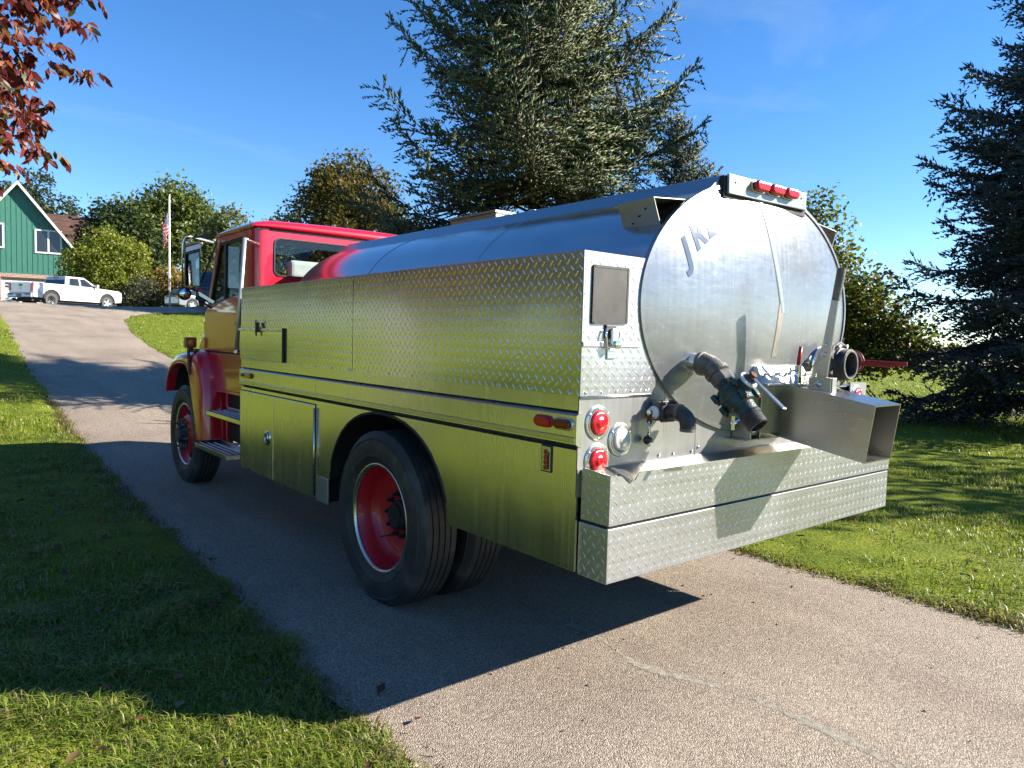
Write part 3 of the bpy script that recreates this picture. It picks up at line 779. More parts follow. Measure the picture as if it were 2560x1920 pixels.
def tail_light(x, z, mat):
    b = MB().lathe([(0.0, 0.071), (0.004, 0.071), (0.007, 0.066), (0.007, 0.060), (0.0105, 0.057), (0.0105, 0.053), (0.0, 0.053)], (x, Y0 - 0.001, z), (0, -1, 0), 36).build('tail_light', MAT['bolt_steel'], T, auto=30)
    MB().lathe([(0.002, 0.0535), (0.010, 0.0525), (0.018, 0.046), (0.0215, 0.036), (0.023, 0.020), (0.0255, 0.018), (0.026, 0.008), (0.0245, 0.0)], (x, Y0 - 0.001, z), (0, -1, 0), 36).build('lens', MAT[mat], b, smooth=True)
    for a in (35, 145, 270):
        screws(b, [(x + 0.063 * math.cos(R(a)), Y0 - 0.008, z + 0.063 * math.sin(R(a)))], (0, -1, 0), 0.006, 0.004)
for x, z, mt in ((0.107, 1.194, 'lens_red'), (0.108, 1.040, 'lens_red'), (0.243, 1.116, 'lens_clear')):
    tail_light(x, z, mt)
tail_light(2.320, 1.235, 'lens_red')

# ---------------------------------------------------------------- rear step bumper
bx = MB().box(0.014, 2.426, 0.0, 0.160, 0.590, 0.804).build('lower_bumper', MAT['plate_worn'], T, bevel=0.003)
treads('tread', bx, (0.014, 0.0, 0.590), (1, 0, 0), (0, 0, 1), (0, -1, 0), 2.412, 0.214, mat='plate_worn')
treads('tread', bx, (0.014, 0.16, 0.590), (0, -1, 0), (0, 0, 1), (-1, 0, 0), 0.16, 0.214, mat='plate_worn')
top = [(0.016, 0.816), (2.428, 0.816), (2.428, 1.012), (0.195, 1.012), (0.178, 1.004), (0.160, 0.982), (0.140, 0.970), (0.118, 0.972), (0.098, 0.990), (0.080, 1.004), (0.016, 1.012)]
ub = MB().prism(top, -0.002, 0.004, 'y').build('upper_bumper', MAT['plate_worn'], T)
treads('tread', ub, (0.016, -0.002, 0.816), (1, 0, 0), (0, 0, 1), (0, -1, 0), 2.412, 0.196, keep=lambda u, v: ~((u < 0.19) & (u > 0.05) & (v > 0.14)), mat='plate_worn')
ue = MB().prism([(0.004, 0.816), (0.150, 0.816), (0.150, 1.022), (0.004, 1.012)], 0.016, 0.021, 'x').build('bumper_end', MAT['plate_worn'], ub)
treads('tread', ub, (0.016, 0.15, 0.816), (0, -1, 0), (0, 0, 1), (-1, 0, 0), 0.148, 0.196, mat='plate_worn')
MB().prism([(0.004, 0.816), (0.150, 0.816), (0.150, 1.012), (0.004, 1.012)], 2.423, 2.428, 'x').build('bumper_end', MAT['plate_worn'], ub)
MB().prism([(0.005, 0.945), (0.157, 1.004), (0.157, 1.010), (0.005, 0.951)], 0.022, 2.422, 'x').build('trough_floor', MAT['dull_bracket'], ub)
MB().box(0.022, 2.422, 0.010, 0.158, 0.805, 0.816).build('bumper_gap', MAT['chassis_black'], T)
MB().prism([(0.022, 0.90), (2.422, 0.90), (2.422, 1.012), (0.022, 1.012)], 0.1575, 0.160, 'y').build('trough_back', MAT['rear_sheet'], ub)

# ---------------------------------------------------------------- the tank
def ell(n, a=0.885, b=0.605, cz=1.70, k=2.0):
    out = []
    for i in range(n):
        t = 2 * math.pi * i / n; c, s = math.cos(t), math.sin(t)
        out.append((1.22 + a * math.copysign(abs(c) ** (2 / k), c), cz + b * math.copysign(abs(s) ** (2 / k), s)))
    return out
n = 96; E0 = ell(n)
ys = [0.166, 0.60, 1.20, 1.80, 2.40, 3.0, 3.5, 3.85]
m = MB(); vs = [(x, y, z) for y in ys for x, z in E0]
m.add(vs, [(i * n + k, i * n + (k + 1) % n, (i + 1) * n + (k + 1) % n, (i + 1) * n + k) for i in range(len(ys) - 1) for k in range(n)])
m.build('tank', MAT['tank_skin'], T, smooth=True)
for y in (1.42, 2.68): # rolled seams
    m = MB(); o_ = ell(n, 0.888, 0.608); q = ell(n, 0.884, 0.604)
    vs = [(x, y - 0.006, z) for x, z in q] + [(x, y, z) for x, z in o_] + [(x, y + 0.006, z) for x, z in q]
    m.add(vs, [(i * n + k, i * n + (k + 1) % n, (i + 1) * n + (k + 1) % n, (i + 1) * n + k) for i in range(2) for k in range(n)])
    m.build('tank_seam', MAT['tank_skin'], T, smooth=True)
def dome(y, depth, sgn, name, mat):
    rings = 14; m = MB(); vs = [(1.22, y + sgn * depth, 1.70)]; fs = []
    for j in range(1, rings + 1):
        r = j / rings
        for x, z in ell(n): vs.append((1.22 + (x - 1.22) * r, y + sgn * depth * (1 - r ** 2.4), 1.70 + (z - 1.70) * r))
    fs += [(0, 1 + k, 1 + (k + 1) % n) for k in range(n)]
    for j in range(rings - 1):
        a, b = 1 + j * n, 1 + (j + 1) * n
        fs += [(a + k, b + k, b + (k + 1) % n, a + (k + 1) % n) for k in range(n)]
    m.add(vs, fs); return m.build(name, MAT[mat], T, smooth=True)
DOME = 0.075
def dome_y(x, z):
    r = math.sqrt(((x - 1.22) / 0.885) ** 2 + ((z - 1.70) / 0.605) ** 2); return 0.158 - DOME * (1 - min(r, 1) ** 2.4)
te = dome(0.158, DOME, -1, 'tank_end', 'tank_end_skin')
dome(3.85, 0.17, 1, 'tank_front_end', 'tank_skin')
# rolled rim round the tank end
m = MB(); o_ = ell(n, 0.890, 0.610); q = ell(n, 0.872, 0.592)
vs = [(x, 0.172, z) for x, z in o_] + [(x, 0.150, z) for x, z in o_] + [(x, 0.147, z) for x, z in q] + [(x, 0.160, z) for x, z in q]
m.add(vs, [(i * n + k, i * n + (k + 1) % n, (i + 1) * n + (k + 1) % n, (i + 1) * n + k) for i in range(3) for k in range(n)])
m.build('rim_band', MAT['tank_end_skin'], te, auto=40)
# shallow V strip down the middle of the end
m = MB(); vs = []; zz = [2.22 - 0.028 * i for i in range(20)]
for z in zz:
    xc = 1.165 + (2.22 - z) * 0.30
    for dx, dy in ((-0.021, -0.0006), (-0.017, -0.0035), (0, -0.0042), (0.017, -0.0035), (0.021, -0.0006)): vs.append((xc + dx, dome_y(xc, z) + dy, z))
m.add(vs, [(5 * i + k, 5 * i + k + 1, 5 * i + 5 + k + 1, 5 * i + 5 + k) for i in range(19) for k in range(4)])
metal_sheet('weld_strip', (0.46, 0.47, 0.48), 0.30, 0.4, 0.03, None, (3, 3, 60), 0.62)
m.build('stiffener_strip', MAT['weld_strip'], te, smooth=True)
m = MB(); vs = []; zz = [1.73 - 0.02 * i for i in range(14)]
for z in zz:
    for dx, dy in ((-0.024, -0.001), (-0.02, -0.003), (0.02, -0.003), (0.024, -0.001)): vs.append((1.312 - (1.73 - z) * 0.16 + dx, dome_y(1.312 - (1.73 - z) * 0.16 + dx, z) + dy, z))
m.add(vs, [(4 * i + k, 4 * i + k + 1, 4 * i + 4 + k + 1, 4 * i + 4 + k) for i in range(13) for k in range(3)])
plain('brown_alloy', (0.26, 0.235, 0.19), 0.5, 0.5, 0.2, 12)  # lower strip, a darker brown than the strip above
m.build('brown_strip', MAT['brown_alloy'], te)
# ghost of removed lettering
metal_sheet('ghost_letters', (0.225, 0.24, 0.255), 0.18, 0.3, 0.03, None, (3, 3, 60), 0.7)
def letter(ch, x, z, size, rot):
    cu = bpy.data.curves.new('glyph', 'FONT'); cu.body = ch; cu.size = size; cu.align_x = 'CENTER'; cu.align_y = 'CENTER'; cu.shear = 0.25; cu.offset = 0.006
    tmp = bpy.data.objects.new('glyph', cu); me = bpy.data.meshes.new_from_object(tmp)
    bpy.data.objects.remove(tmp)
    c, s = math.cos(rot), math.sin(rot)
    import bmesh
    bm = bmesh.new(); bm.from_mesh(me); bmesh.ops.triangulate(bm, faces=bm.faces); bmesh.ops.subdivide_edges(bm, edges=bm.edges, cuts=3, use_grid_fill=True); bm.to_mesh(me); bm.free()
    for v in me.vertices:
        gx, gz_ = v.co.x * c - v.co.y * s, v.co.x * s + v.co.y * c
        X, Z = x + gx, z + gz_
        v.co = (X - T.location.x, dome_y(X, Z) - 0.0016 - T.location.y, Z)
    link('lettering', me, te, MAT['ghost_letters'])
letter('J', 0.588, 1.915, 0.165, R(33)); letter('R', 0.664, 1.995, 0.150, R(36)); letter('E', 0.748, 2.050, 0.140, R(28))
# raised hood along the top
hp = [(0.745, 2.196), (0.872, 2.304), (1.568, 2.304), (1.695, 2.196)]
MB().prism(hp, 0.158, 3.90, 'y').build('tank_hood', MAT['hood_skin'], T, bevel=0.004)
MB().tube([(0.742, 0.16, 2.199), (0.742, 3.88, 2.199)], 0.006, 6).build('hood_seam', MAT['bolt_steel'], T, smooth=True)
# panel with the three marker lamps
lp = MB().prism([(0.880, 2.217), (1.566, 2.229), (1.563, 2.318), (0.876, 2.306)], 0.120, 0.135, 'y').build('lamp_panel', MAT['rear_sheet'], T, bevel=0.003)
for i in range(3):
    x = 1.108 + 0.134 * i; z = 2.279 + 0.003 * i
    b = MB().prism([(x + (a - 0) , zz_) for a, zz_ in oblong(0, z, 0.122, 0.056)], 0.110, 0.121, 'y').build('marker_lamp', MAT['bolt_steel'], lp, bevel=0.002)
    MB().prism([(x + a, zz_) for a, zz_ in oblong(0, z, 0.112, 0.048)], 0.080, 0.1105, 'y').build('lens', MAT['lens_red'], b, bevel=0.012, seg=3)
screws(lp, [(0.925, 0.120, 2.272), (1.51, 0.120, 2.283)], (0, -1, 0), 0.005, 0.004, 'chassis_black')
MB().box(0.86, 1.58, 0.136, 0.158, 2.20, 2.30).build('panel_backing', MAT['chassis_black'], lp)
# folded lamp brackets on the shoulders
def bracket(f, dz=0.0):
    m = MB()
    m.add([(f(0.435), 0.19, 2.146), (f(0.490), 0.19, 2.024), (f(0.500), 0.41, 2.022), (f(0.450), 0.41, 2.142), (f(0.66), 0.19, 2.168), (f(0.66), 0.41, 2.168)], [(0, 1, 2, 3), (0, 3, 5, 4), (3, 2, 5)])
    m.v = [(a, b_, c_ + dz) for a, b_, c_ in m.v]
    o = m.build('lamp_bracket', MAT['dull_bracket'], T)
    s = o.modifiers.new('thick', 'SOLIDIFY'); s.thickness = 0.004
    screws(o, [(f(0.452 + 0.012 * k), 0.25 + 0.045 * k, 2.105 - 0.026 * k) for k in range(3)], (-1, 0, -0.4), 0.005, 0.003, 'chassis_black')
bracket(lambda x: x)
bracket(lambda x: W - x + 0.030, 0.036)
# hatch box and vent on top
hb = MB().box(0.98, 1.46, 1.99, 2.52, 2.30, 2.365).build('hatch_box', MAT['dull_bracket'], T, bevel=0.004)
MB().box(0.965, 1.475, 1.975, 2.535, 2.365, 2.380).build('hatch_lid', MAT['stainless'], hb, bevel=0.003)
vc = MB().lathe([(0, 0.035), (0.03, 0.035), (0.032, 0.028), (0.045, 0.026)], (1.02, 1.66, 2.30), (0, 0, 1), 16).build('vent_cap', MAT['stainless'], T, auto=35)
MB().tube([(1.045, 1.655, 2.33), (1.06, 1.64, 2.345), (1.05, 1.635, 2.31)], 0.003, 6).build('vent_wire', MAT['bolt_steel'], vc)

# ---------------------------------------------------------------- discharge pipe with green gate valve
PX = 0.67
pipe = MB().tube([(PX, 0.14, 1.437), (PX, 0.075, 1.436)], 0.046, 24).build('discharge_pipe', MAT['chrome'], T, auto=40)
def arc45(c, r, n=7):
    pts = []
    for i in range(n + 1):
        a = R(45 * i / n); pts.append((PX, c[0] - r * math.sin(a), c[1] - r * (1 - math.cos(a))))
    return pts
el = arc45((0.078, 1.436), 0.11)
MB().tube(el, 0.048, 24).build('elbow', MAT['cast_grey'], pipe, auto=40)
MB().lathe([(-0.012, 0.048), (-0.008, 0.053), (0.010, 0.053), (0.014, 0.048)], el[0], (0, -1, 0), 24).build('collar', MAT['cast_grey'], pipe, auto=35)
D = Vector((0, -math.sqrt(.5), -math.sqrt(.5))); Pp = Vector((0, -math.sqrt(.5), math.sqrt(.5)))
e = Vector(el[-1])
MB().lathe([(-0.012, 0.048), (-0.008, 0.055), (0.012, 0.055), (0.016, 0.048)], e, D, 24).build('collar', MAT['cast_grey'], pipe, auto=35)
MB().lathe([(0.014, 0.044), (0.02, 0.050), (0.058, 0.050), (0.064, 0.044)], e, D, 8).build('hex_coupling', MAT['cast_grey'], pipe)
MB().tube([e + D * 0.06, e + D * 0.10], 0.043, 20).build('nipple', MAT['cast_dark'], pipe, auto=40)
v0 = e + D * 0.085
val = MB().lathe([(0.0, 0.048), (0.008, 0.060), (0.030, 0.062), (0.036, 0.070), (0.060, 0.072), (0.066, 0.064), (0.105, 0.062), (0.112, 0.050), (0.150, 0.046), (0.152, 0.0)], v0, D, 22).build('valve', MAT['valve_green'], pipe, auto=30)
for s1 in (-1, 1): # bolted ears of the split body
    for k, (off, up_) in enumerate(((0.020, 0.062), (0.085, 0.060), (0.085, -0.062), (0.020, -0.060))):
        p = v0 + D * off + Pp * up_ + Vector((s1 * 0.045, 0, 0))
        MB().bar(p - D * 0.020, p + D * 0.020, 0.026, 0.022, Pp).build('valve_ear', MAT['valve_green'], val, bevel=0.004)
        MB().lathe([(0, 0.008), (0.012, 0.008)], p + D * 0.019, D, 6).build('bolt', MAT['rust'], val)
MB().lathe([(0.0, 0.040), (0.040, 0.036), (0.044, 0.026)], v0 + D * 0.045 + Pp * 0.05, Pp, 20).build('bonnet', MAT['valve_green'], val, auto=35)
hp_ = v0 + D * 0.045 + Pp * 0.098
MB().lathe([(-0.010, 0.040), (-0.004, 0.042), (0.0, 0.040), (0.002, 0.030)], hp_, Pp, 20).build('indicator_ring', MAT['white_plastic'], val, auto=35)
MB().lathe([(0.0, 0.030), (0.012, 0.028), (0.014, 0.018), (0.024, 0.016)], hp_, Pp, 16).build('stem', MAT['cast_dark'], val, auto=35)
h0 = hp_ + Pp * 0.016
MB().lathe([(0.006, 0.017), (0.016, 0.017)], h0, Pp, 6).build('handle_nut', MAT['rust'], val)
hd = (D * 0.92 + Vector((-0.10, -0.25, 0.0))).normalized()
vh = MB(); vh.bar(h0 + hd * -0.02, h0 + hd * 0.205, 0.026, 0.006, Pp)
vh.build('valve_handle', MAT['bolt_steel'], val, bevel=0.003)
so = v0 + D * 0.148
MB().lathe([(0, 0.046), (0.008, 0.050), (0.02, 0.050)] + [q for i in range(6) for q in ((0.022 + 0.008 * i, 0.0465), (0.026 + 0.008 * i, 0.0435))] + [(0.072, 0.045), (0.072, 0.037), (0.0, 0.034), (0.0, 0.0)], so, D, 24).build('threaded_spout', MAT['cast_dark'], pipe, auto=30)
MB().lathe([(0.0, 0.0), (0.0, 0.0345)], so + D * 0.006, D, 20).build('spout_bore', MAT['chassis_black'], pipe)
dr = MB(); dr.tube([so + D * 0.01 - Pp * 0.03 + Vector((-0.045, 0, 0)), so + D * 0.01 - Pp * 0.05 + Vector((-0.075, 0, 0))], 0.009, 8)
dr.tube([so + D * 0.01 - Pp * 0.045 + Vector((-0.07, 0, 0.028)), so + D * 0.01 - Pp * 0.045 + Vector((-0.07, 0, -0.03))], 0.007, 8)
dr.build('drain_cock', MAT['chrome'], pipe, auto=40)

# ---------------------------------------------------------------- small drain valve with ball handle
SX = 0.46
sv = MB().tube([(SX, Y0, 1.232), (SX, 0.085, 1.232)], 0.030, 18).build('drain_valve', MAT['cast_dark'], T, auto=40)
MB().box(SX - 0.042, SX + 0.042, 0.100, 0.150, 1.190, 1.276).build('valve_body', MAT['cast_grey'], sv, bevel=0.010)
MB().box(SX - 0.046, SX + 0.046, 0.082, 0.096, 1.186, 1.280).build('valve_flange', MAT['cast_dark'], sv, bevel=0.006)
screws(sv, [(SX + a, 0.081, 1.233 + b) for a in (-0.034, 0.034) for b in (-0.035, 0.035)], (0, -1, 0), 0.008, 0.008, 'rust')
MB().tube([(SX, 0.085, 1.232), (SX, 0.030, 1.232)], 0.033, 18).build('pipe', MAT['cast_dark'], sv, auto=40)
pts = [(SX, 0.035 - 0.052 * math.sin(R(a)), 1.232 - 0.052 * (1 - math.cos(R(a)))) for a in range(0, 91, 10)] + [(SX, -0.017, 1.160)]
MB().tube(pts, [0.034] * 10 + [0.030], 18).build('elbow', MAT['cast_dark'], sv, auto=45)
MB().lathe([(-0.006, 0.034), (-0.004, 0.0375), (0.010, 0.0375), (0.012, 0.034)], (SX, 0.03, 1.232), (0, -1, 0), 18).build('collar', MAT['cast_grey'], sv, auto=35)
MB().lathe([(0, 0.0335), (0.012, 0.033), (0.014, 0.029)], (SX, -0.017, 1.170), (0, 0, -1), 18).build('spout_lip', MAT['cast_grey'], sv, auto=35)
st = MB().lathe([(0, 0.028), (0.012, 0.028), (0.014, 0.020), (0.030, 0.018)], (SX - 0.040, 0.128, 1.226), (-1, 0, 0), 16).build('stem', MAT['white_plastic'], sv, auto=35)
MB().lathe([(0.028, 0.013), (0.040, 0.013)], (SX - 0.040, 0.128, 1.226), (-1, 0, 0), 6).build('nut', MAT['chrome'], sv)
MB().box(SX - 0.074, SX - 0.069, 0.114, 0.142, 1.180, 1.235).build('rusty_tab', MAT['rust'], sv, bevel=0.004)
MB().tube([(SX - 0.072, 0.128, 1.19), (SX - 0.072, 0.132, 1.125)], [0.006, 0.004], 8).build('handle_rod', MAT['bolt_steel'], sv, smooth=True)
MB().lathe([(0.02 * -math.cos(R(a)), 0.0005 + 0.02 * math.sin(R(a))) for a in range(0, 181, 18)], (SX - 0.072, 0.133, 1.108), (0, 0, 1), 16).build('handle_ball', MAT['black_plastic'], sv, smooth=True)

# ---------------------------------------------------------------- dump chute
CX0, CX1 = 1.245, 1.505
S9 = R(9.6)
def ch(y, off): # point along the chute: y station and offset up across the tilted floor
    b = 1.098 + (y - 0.135) * math.tan(S9)
    return (y - off * math.sin(S9) * 0.75, b + off)
m = MB()
H = 0.262; yA, yB = 0.135, -0.395
t_ = 0.006
prof = lambda y: [(CX0, ch(y, 0)), (CX1, ch(y, 0)), (CX1, ch(y, H)), (CX0, ch(y, H))]
inn = lambda y: [(CX0 + t_, ch(y, t_)), (CX1 - t_, ch(y, t_)), (CX1 - t_, ch(y, H - t_)), (CX0 + t_, ch(y, H - t_))]
rings = []
for f, y in ((prof, yA), (prof, yB), (inn, yB), (inn, yA)): rings.append([(x, q[0], q[1]) for x, q in f(y)])
vs = sum(rings, [])
m.add(vs, [(i * 4 + k, i * 4 + (k + 1) % 4, (i + 1) * 4 + (k + 1) % 4, (i + 1) * 4 + k) for i in range(3) for k in range(4)])
cht = m.build('dump_chute', MAT['stainless'], T)
# mounting box against the tank and row of wing bolts
MB().hexa([(1.085, 0.03, 1.335), (1.545, 0.03, 1.335), (1.545, 0.165, 1.335), (1.085, 0.165, 1.335)], [(1.105, 0.075, 1.425), (1.525, 0.075, 1.425), (1.525, 0.165, 1.425), (1.105, 0.165, 1.425)]).build('mounting_box', MAT['stainless'], cht, bevel=0.004)
MB().box(1.10, 1.53, 0.09, 0.165, 1.085, 1.335).build('mounting_frame', MAT['stainless'], cht, bevel=0.003)
for i in range(5):
    x = 1.14 + 0.095 * i
    wb_ = MB(); wb_.tube([(x, 0.062, 1.388), (x, 0.010, 1.376)], 0.0055, 8); wb_.bar((x - 0.020, 0.040, 1.388), (x + 0.020, 0.040, 1.388), 0.008, 0.014)
    wb_.build('wing_bolt', MAT['chrome'] if i % 2 else MAT['bolt_steel'], cht, bevel=0.002)
MB().hexa([(1.10, 0.01, 1.332), (1.53, 0.01, 1.332), (1.53, 0.08, 1.344), (1.10, 0.08, 1.344)], [(1.10, 0.01, 1.340), (1.53, 0.01, 1.340), (1.53, 0.08, 1.352), (1.10, 0.08, 1.352)]).build('flange_strip', MAT['rear_sheet'], cht, bevel=0.002)
# lower bracket under the chute mouth
for x in (1.05, 1.13): MB().box(x, x + 0.008, 0.06, 0.16, 1.075, 1.30).build('stay_plate', MAT['stainless'], cht, bevel=0.002)
MB().box(1.02, 1.30, 0.055, 0.16, 1.068, 1.076).build('stay_foot', MAT['stainless'], cht, bevel=0.002)
# lever with grip, bracket and clamp on the chute top
def ztop(y): return ch(y, H)[1] + 0.002
lv = MB().hexa([(1.335, -0.150, 1.335), (1.345, -0.150, 1.335), (1.345, -0.095, 1.340), (1.335, -0.095, 1.340)], [(1.335, -0.192, 1.765), (1.345, -0.192, 1.765), (1.345, -0.158, 1.765), (1.335, -0.158, 1.765)]).build('lever', MAT['stainless'], cht, bevel=0.002)
MB().tube([(1.340, -0.175, 1.745), (1.342, -0.196, 1.895)], [0.019, 0.021], 18).build('lever_grip', MAT['cast_grey'], lv, auto=40)
MB().bar((1.350, -0.05, 1.330), (1.350, -0.140, 1.545), 0.034, 0.008, (1, 0, 0)).build('lever_brace', MAT['stainless'], lv, bevel=0.002)
screws(lv, [(1.334, -0.140, 1.535), (1.334, -0.136, 1.490)], (-1, 0, 0), 0.012, 0.008)
bk = MB().box(1.315, 1.322, -0.185, -0.075, ztop(-0.13) - 0.01, ztop(-0.13) + 0.062).build('lever_bracket', MAT['stainless'], cht, bevel=0.002)
MB().box(1.322, 1.365, -0.190, -0.182, ztop(-0.18) - 0.004, ztop(-0.13) + 0.062).build('bracket_end', MAT['rear_sheet'], bk, bevel=0.002)
MB().box(1.358, 1.365, -0.182, -0.075, ztop(-0.13) - 0.01, ztop(-0.13) + 0.062).build('bracket_cheek', MAT['stainless'], bk, bevel=0.002)
screws(bk, [(1.315, -0.125, ztop(-0.13) + 0.030)], (-1, 0, 0), 0.016, 0.010)
cl = MB(); cl.box(1.275, 1.305, -0.045, -0.020, ztop(-0.03), ztop(-0.03) + 0.10); cl.bar((1.290, 0.0, ztop(0)), (1.290, 0.005, ztop(0) + 0.085), 0.022, 0.014)
clo = cl.build('toggle_clamp', MAT['chrome'], cht, bevel=0.003)
MB().box(1.26, 1.32, -0.06, 0.03, ztop(0.0) - 0.004, ztop(0.0) + 0.006).build('clamp_base', MAT['bolt_steel'], clo, bevel=0.002)
MB().tube([(1.290, -0.030, ztop(-0.03) + 0.09), (1.292, -0.040, ztop(-0.03) + 0.19)], [0.010, 0.009], 10).build('clamp_grip', MAT['red_lever'], clo, smooth=True)
MB().tube([(1.29, 0.02, ztop(0) + 0.05), (1.30, -0.01, ztop(0) + 0.07), (1.30, -0.035, ztop(-.03) + 0.05)], 0.006, 8).build('clamp_link', MAT['bolt_steel'], clo, smooth=True)

# ---------------------------------------------------------------- six inch suction pipe with butterfly valve
QX, QZ = 1.785, 1.435
sp = MB().lathe([(0.0, 0.105), (0.02, 0.098), (0.035, 0.088), (0.06, 0.084), (0.085, 0.084)], (QX, 0.150, QZ + 0.005), (0, -1, 0), 32).build('suction_pipe', MAT['chrome'], T, auto=40)
def flange(y, r, t, mat, lobes=8):
    m = MB(); n_ = 64; pts = []
    for i in range(n_):
        a = 2 * math.pi * i / n_; rr = r * (1 - 0.045 * (0.5 - 0.5 * math.cos(lobes * a))); pts.append((QX + rr * math.cos(a), QZ + rr * math.sin(a)))
    return m.prism(pts, y, y - t, 'y').build('flange', MAT[mat], sp, bevel=0.003)
flange(0.072, 0.118, 0.014, 'cast_grey')
MB().lathe([(0, 0.098), (0.035, 0.098)], (QX, 0.058, QZ), (0, -1, 0), 36).build('butterfly_body', MAT['cast_dark'], sp, auto=40)
flange(0.022, 0.120, 0.016, 'cast_grey')
for i in range(8):
    a = R(22.5 + 45 * i)
    MB().lathe([(-0.06, 0.008), (0.006, 0.008), (0.006, 0.0125), (0.016, 0.0125)], (QX + 0.104 * math.cos(a), 0.006, QZ + 0.104 * math.sin(a)), (0, -1, 0), 6).build('flange_bolt', MAT['chrome'], sp)
thr = [(0.0, 0.090), (0.012, 0.088)] + [q for i in range(5) for q in ((0.014 + 0.007 * i, 0.083), (0.018 + 0.007 * i, 0.0795))] + [(0.050, 0.081), (0.056, 0.0815), (0.058, 0.078), (0.058, 0.068), (0.054, 0.066), (0.0, 0.064), (-0.06, 0.064)]
MB().lathe(thr, (QX, 0.006, QZ), (0, -1, 0), 40, cap=False).build('threaded_nipple', MAT['cast_dark'], sp, auto=28)
MB().lathe([(0.054, 0.066), (0.0605, 0.068), (0.0605, 0.077), (0.057, 0.080)], (QX, 0.006, QZ), (0, -1, 0), 40, cap=False).build('worn_lip', MAT['cast_grey'], sp, auto=28)
MB().lathe([(-0.02, 0.0), (-0.02, 0.066)], (QX, 0.02, QZ), (0, -1, 0), 32).build('butterfly_disc', MAT['chassis_black'], sp)
MB().tube([(QX - 0.02, -0.005, QZ - 0.003), (QX + 0.01, -0.005, QZ - 0.003)], 0.008, 8).build('disc_stud', MAT['bolt_steel'], sp)
# notched plate and squeeze handle
MB().tube([(QX + 0.09, 0.040, QZ + 0.012), (2.01, 0.040, QZ + 0.012)], 0.018, 12).build('valve_stem', MAT['cast_dark'], sp, auto=40)
npl = [(0.040 + 0.066 * math.cos(2 * math.pi * i / 40), QZ + 0.012 + 0.066 * math.sin(2 * math.pi * i / 40)) for i in range(40)]
rd = MB().prism(npl, 1.990, 1.998, 'x').build('notch_plate', MAT['red_lever'], sp, bevel=0.002)
for i in range(16):
    a = R(180 + 100 - 12.5 * i)
    MB().lathe([(0, 0.0042), (0.002, 0.0042)], (1.9895, 0.040 + 0.056 * math.cos(a), QZ + 0.012 + 0.056 * math.sin(a)), (-1, 0, 0), 8).build('notch_hole', MAT['white_plastic'], rd)
MB().bar((2.004, 0.02, QZ + 0.014), (2.004, -0.245, QZ + 0.010), 0.008, 0.024, (0, 0, 1)).build('handle_bar', MAT['red_lever'], rd, bevel=0.003)
MB().bar((1.990, 0.0, QZ + 0.006), (1.990, -0.185, QZ - 0.004), 0.014, 0.016, (0, 0, 1)).build('squeeze_bar', MAT['red_lever'], rd, bevel=0.003)

# ================================================================ cab
CL, CR, CYR = 0.17, 2.27, 4.20
def rrect(x0, x1, z0, z1, r, k=6):
    pts = []
    for cx, cz, st in ((x1 - r, z0 + r, -90), (x1 - r, z1 - r, 0), (x0 + r, z1 - r, 90), (x0 + r, z0 + r, 180)):
        for i in range(k + 1):
            a = R(st + 90 * i / k); pts.append((cx + r * math.cos(a), cz + r * math.sin(a)))
    return pts
def holed(m, outer, inner, y0, y1):
    """plate in the xz plane with a rounded window opening"""
    n_ = len(inner); x0, x1, z0, z1 = outer; cx, cz = (x0 + x1) / 2, (z0 + z1) / 2
    ix0, ix1 = min(p[0] for p in inner), max(p[0] for p in inner); iz0, iz1 = min(p[1] for p in inner), max(p[1] for p in inner)
    out = []
    for x, z in inner:
        u = (x - (ix0 + ix1) / 2) / ((ix1 - ix0) / 2); v = (z - (iz0 + iz1) / 2) / ((iz1 - iz0) / 2)
        k = max(abs(u), abs(v)); out.append((cx + u / k * (x1 - x0) / 2, cz + v / k * (z1 - z0) / 2))
    vs = [(x, y0, z) for x, z in out] + [(x, y0, z) for x, z in inner] + [(x, y1, z) for x, z in inner] + [(x, y1, z) for x, z in out]
    fs = []
    for i in range(n_):
        j = (i + 1) % n_
        for a in range(4):
            b = (a + 1) % 4; fs.append((a * n_ + i, a * n_ + j, b * n_ + j, b * n_ + i))
    m.add(vs, fs)
win = rrect(0.335, 2.105, 2.008, 2.332, 0.055)
m = MB(); holed(m, (0.285, 2.155, 1.90, 2.40), win, CYR + 0.006, CYR + 0.03)
rw = m.build('cab_rear_wall', MAT['fire_red'], T)
MB().box(0.285, 2.155, CYR + 0.006, CYR + 0.03, 0.95, 1.9005).build('rear_wall_lower', MAT['fire_red'], rw)
# rubber seal and pane
g = rrect(0.322, 2.118, 1.995, 2.345, 0.06); g2 = rrect(0.345, 2.095, 2.018, 2.322, 0.048)
m = MB(); n_ = len(g)
vs = [(x, CYR + 0.005, z) for x, z in win] + [(x, CYR - 0.003, z) for x, z in rrect(0.335, 2.105, 2.008, 2.332, 0.055)] + [(x, CYR - 0.003, z) for x, z in g2] + [(x, CYR + 0.02, z) for x, z in g2]
m.add(vs, [(a * n_ + i, a * n_ + (i + 1) % n_, (a + 1) * n_ + (i + 1) % n_, (a + 1) * n_ + i) for a in range(3) for i in range(n_)])
m.build('window_seal', MAT['black_rubber'], rw)
MB().prism(rrect(0.340, 2.100, 2.013, 2.327, 0.05), CYR + 0.012, CYR + 0.016, 'y').build('rear_window', MAT['rear_glass'], rw)
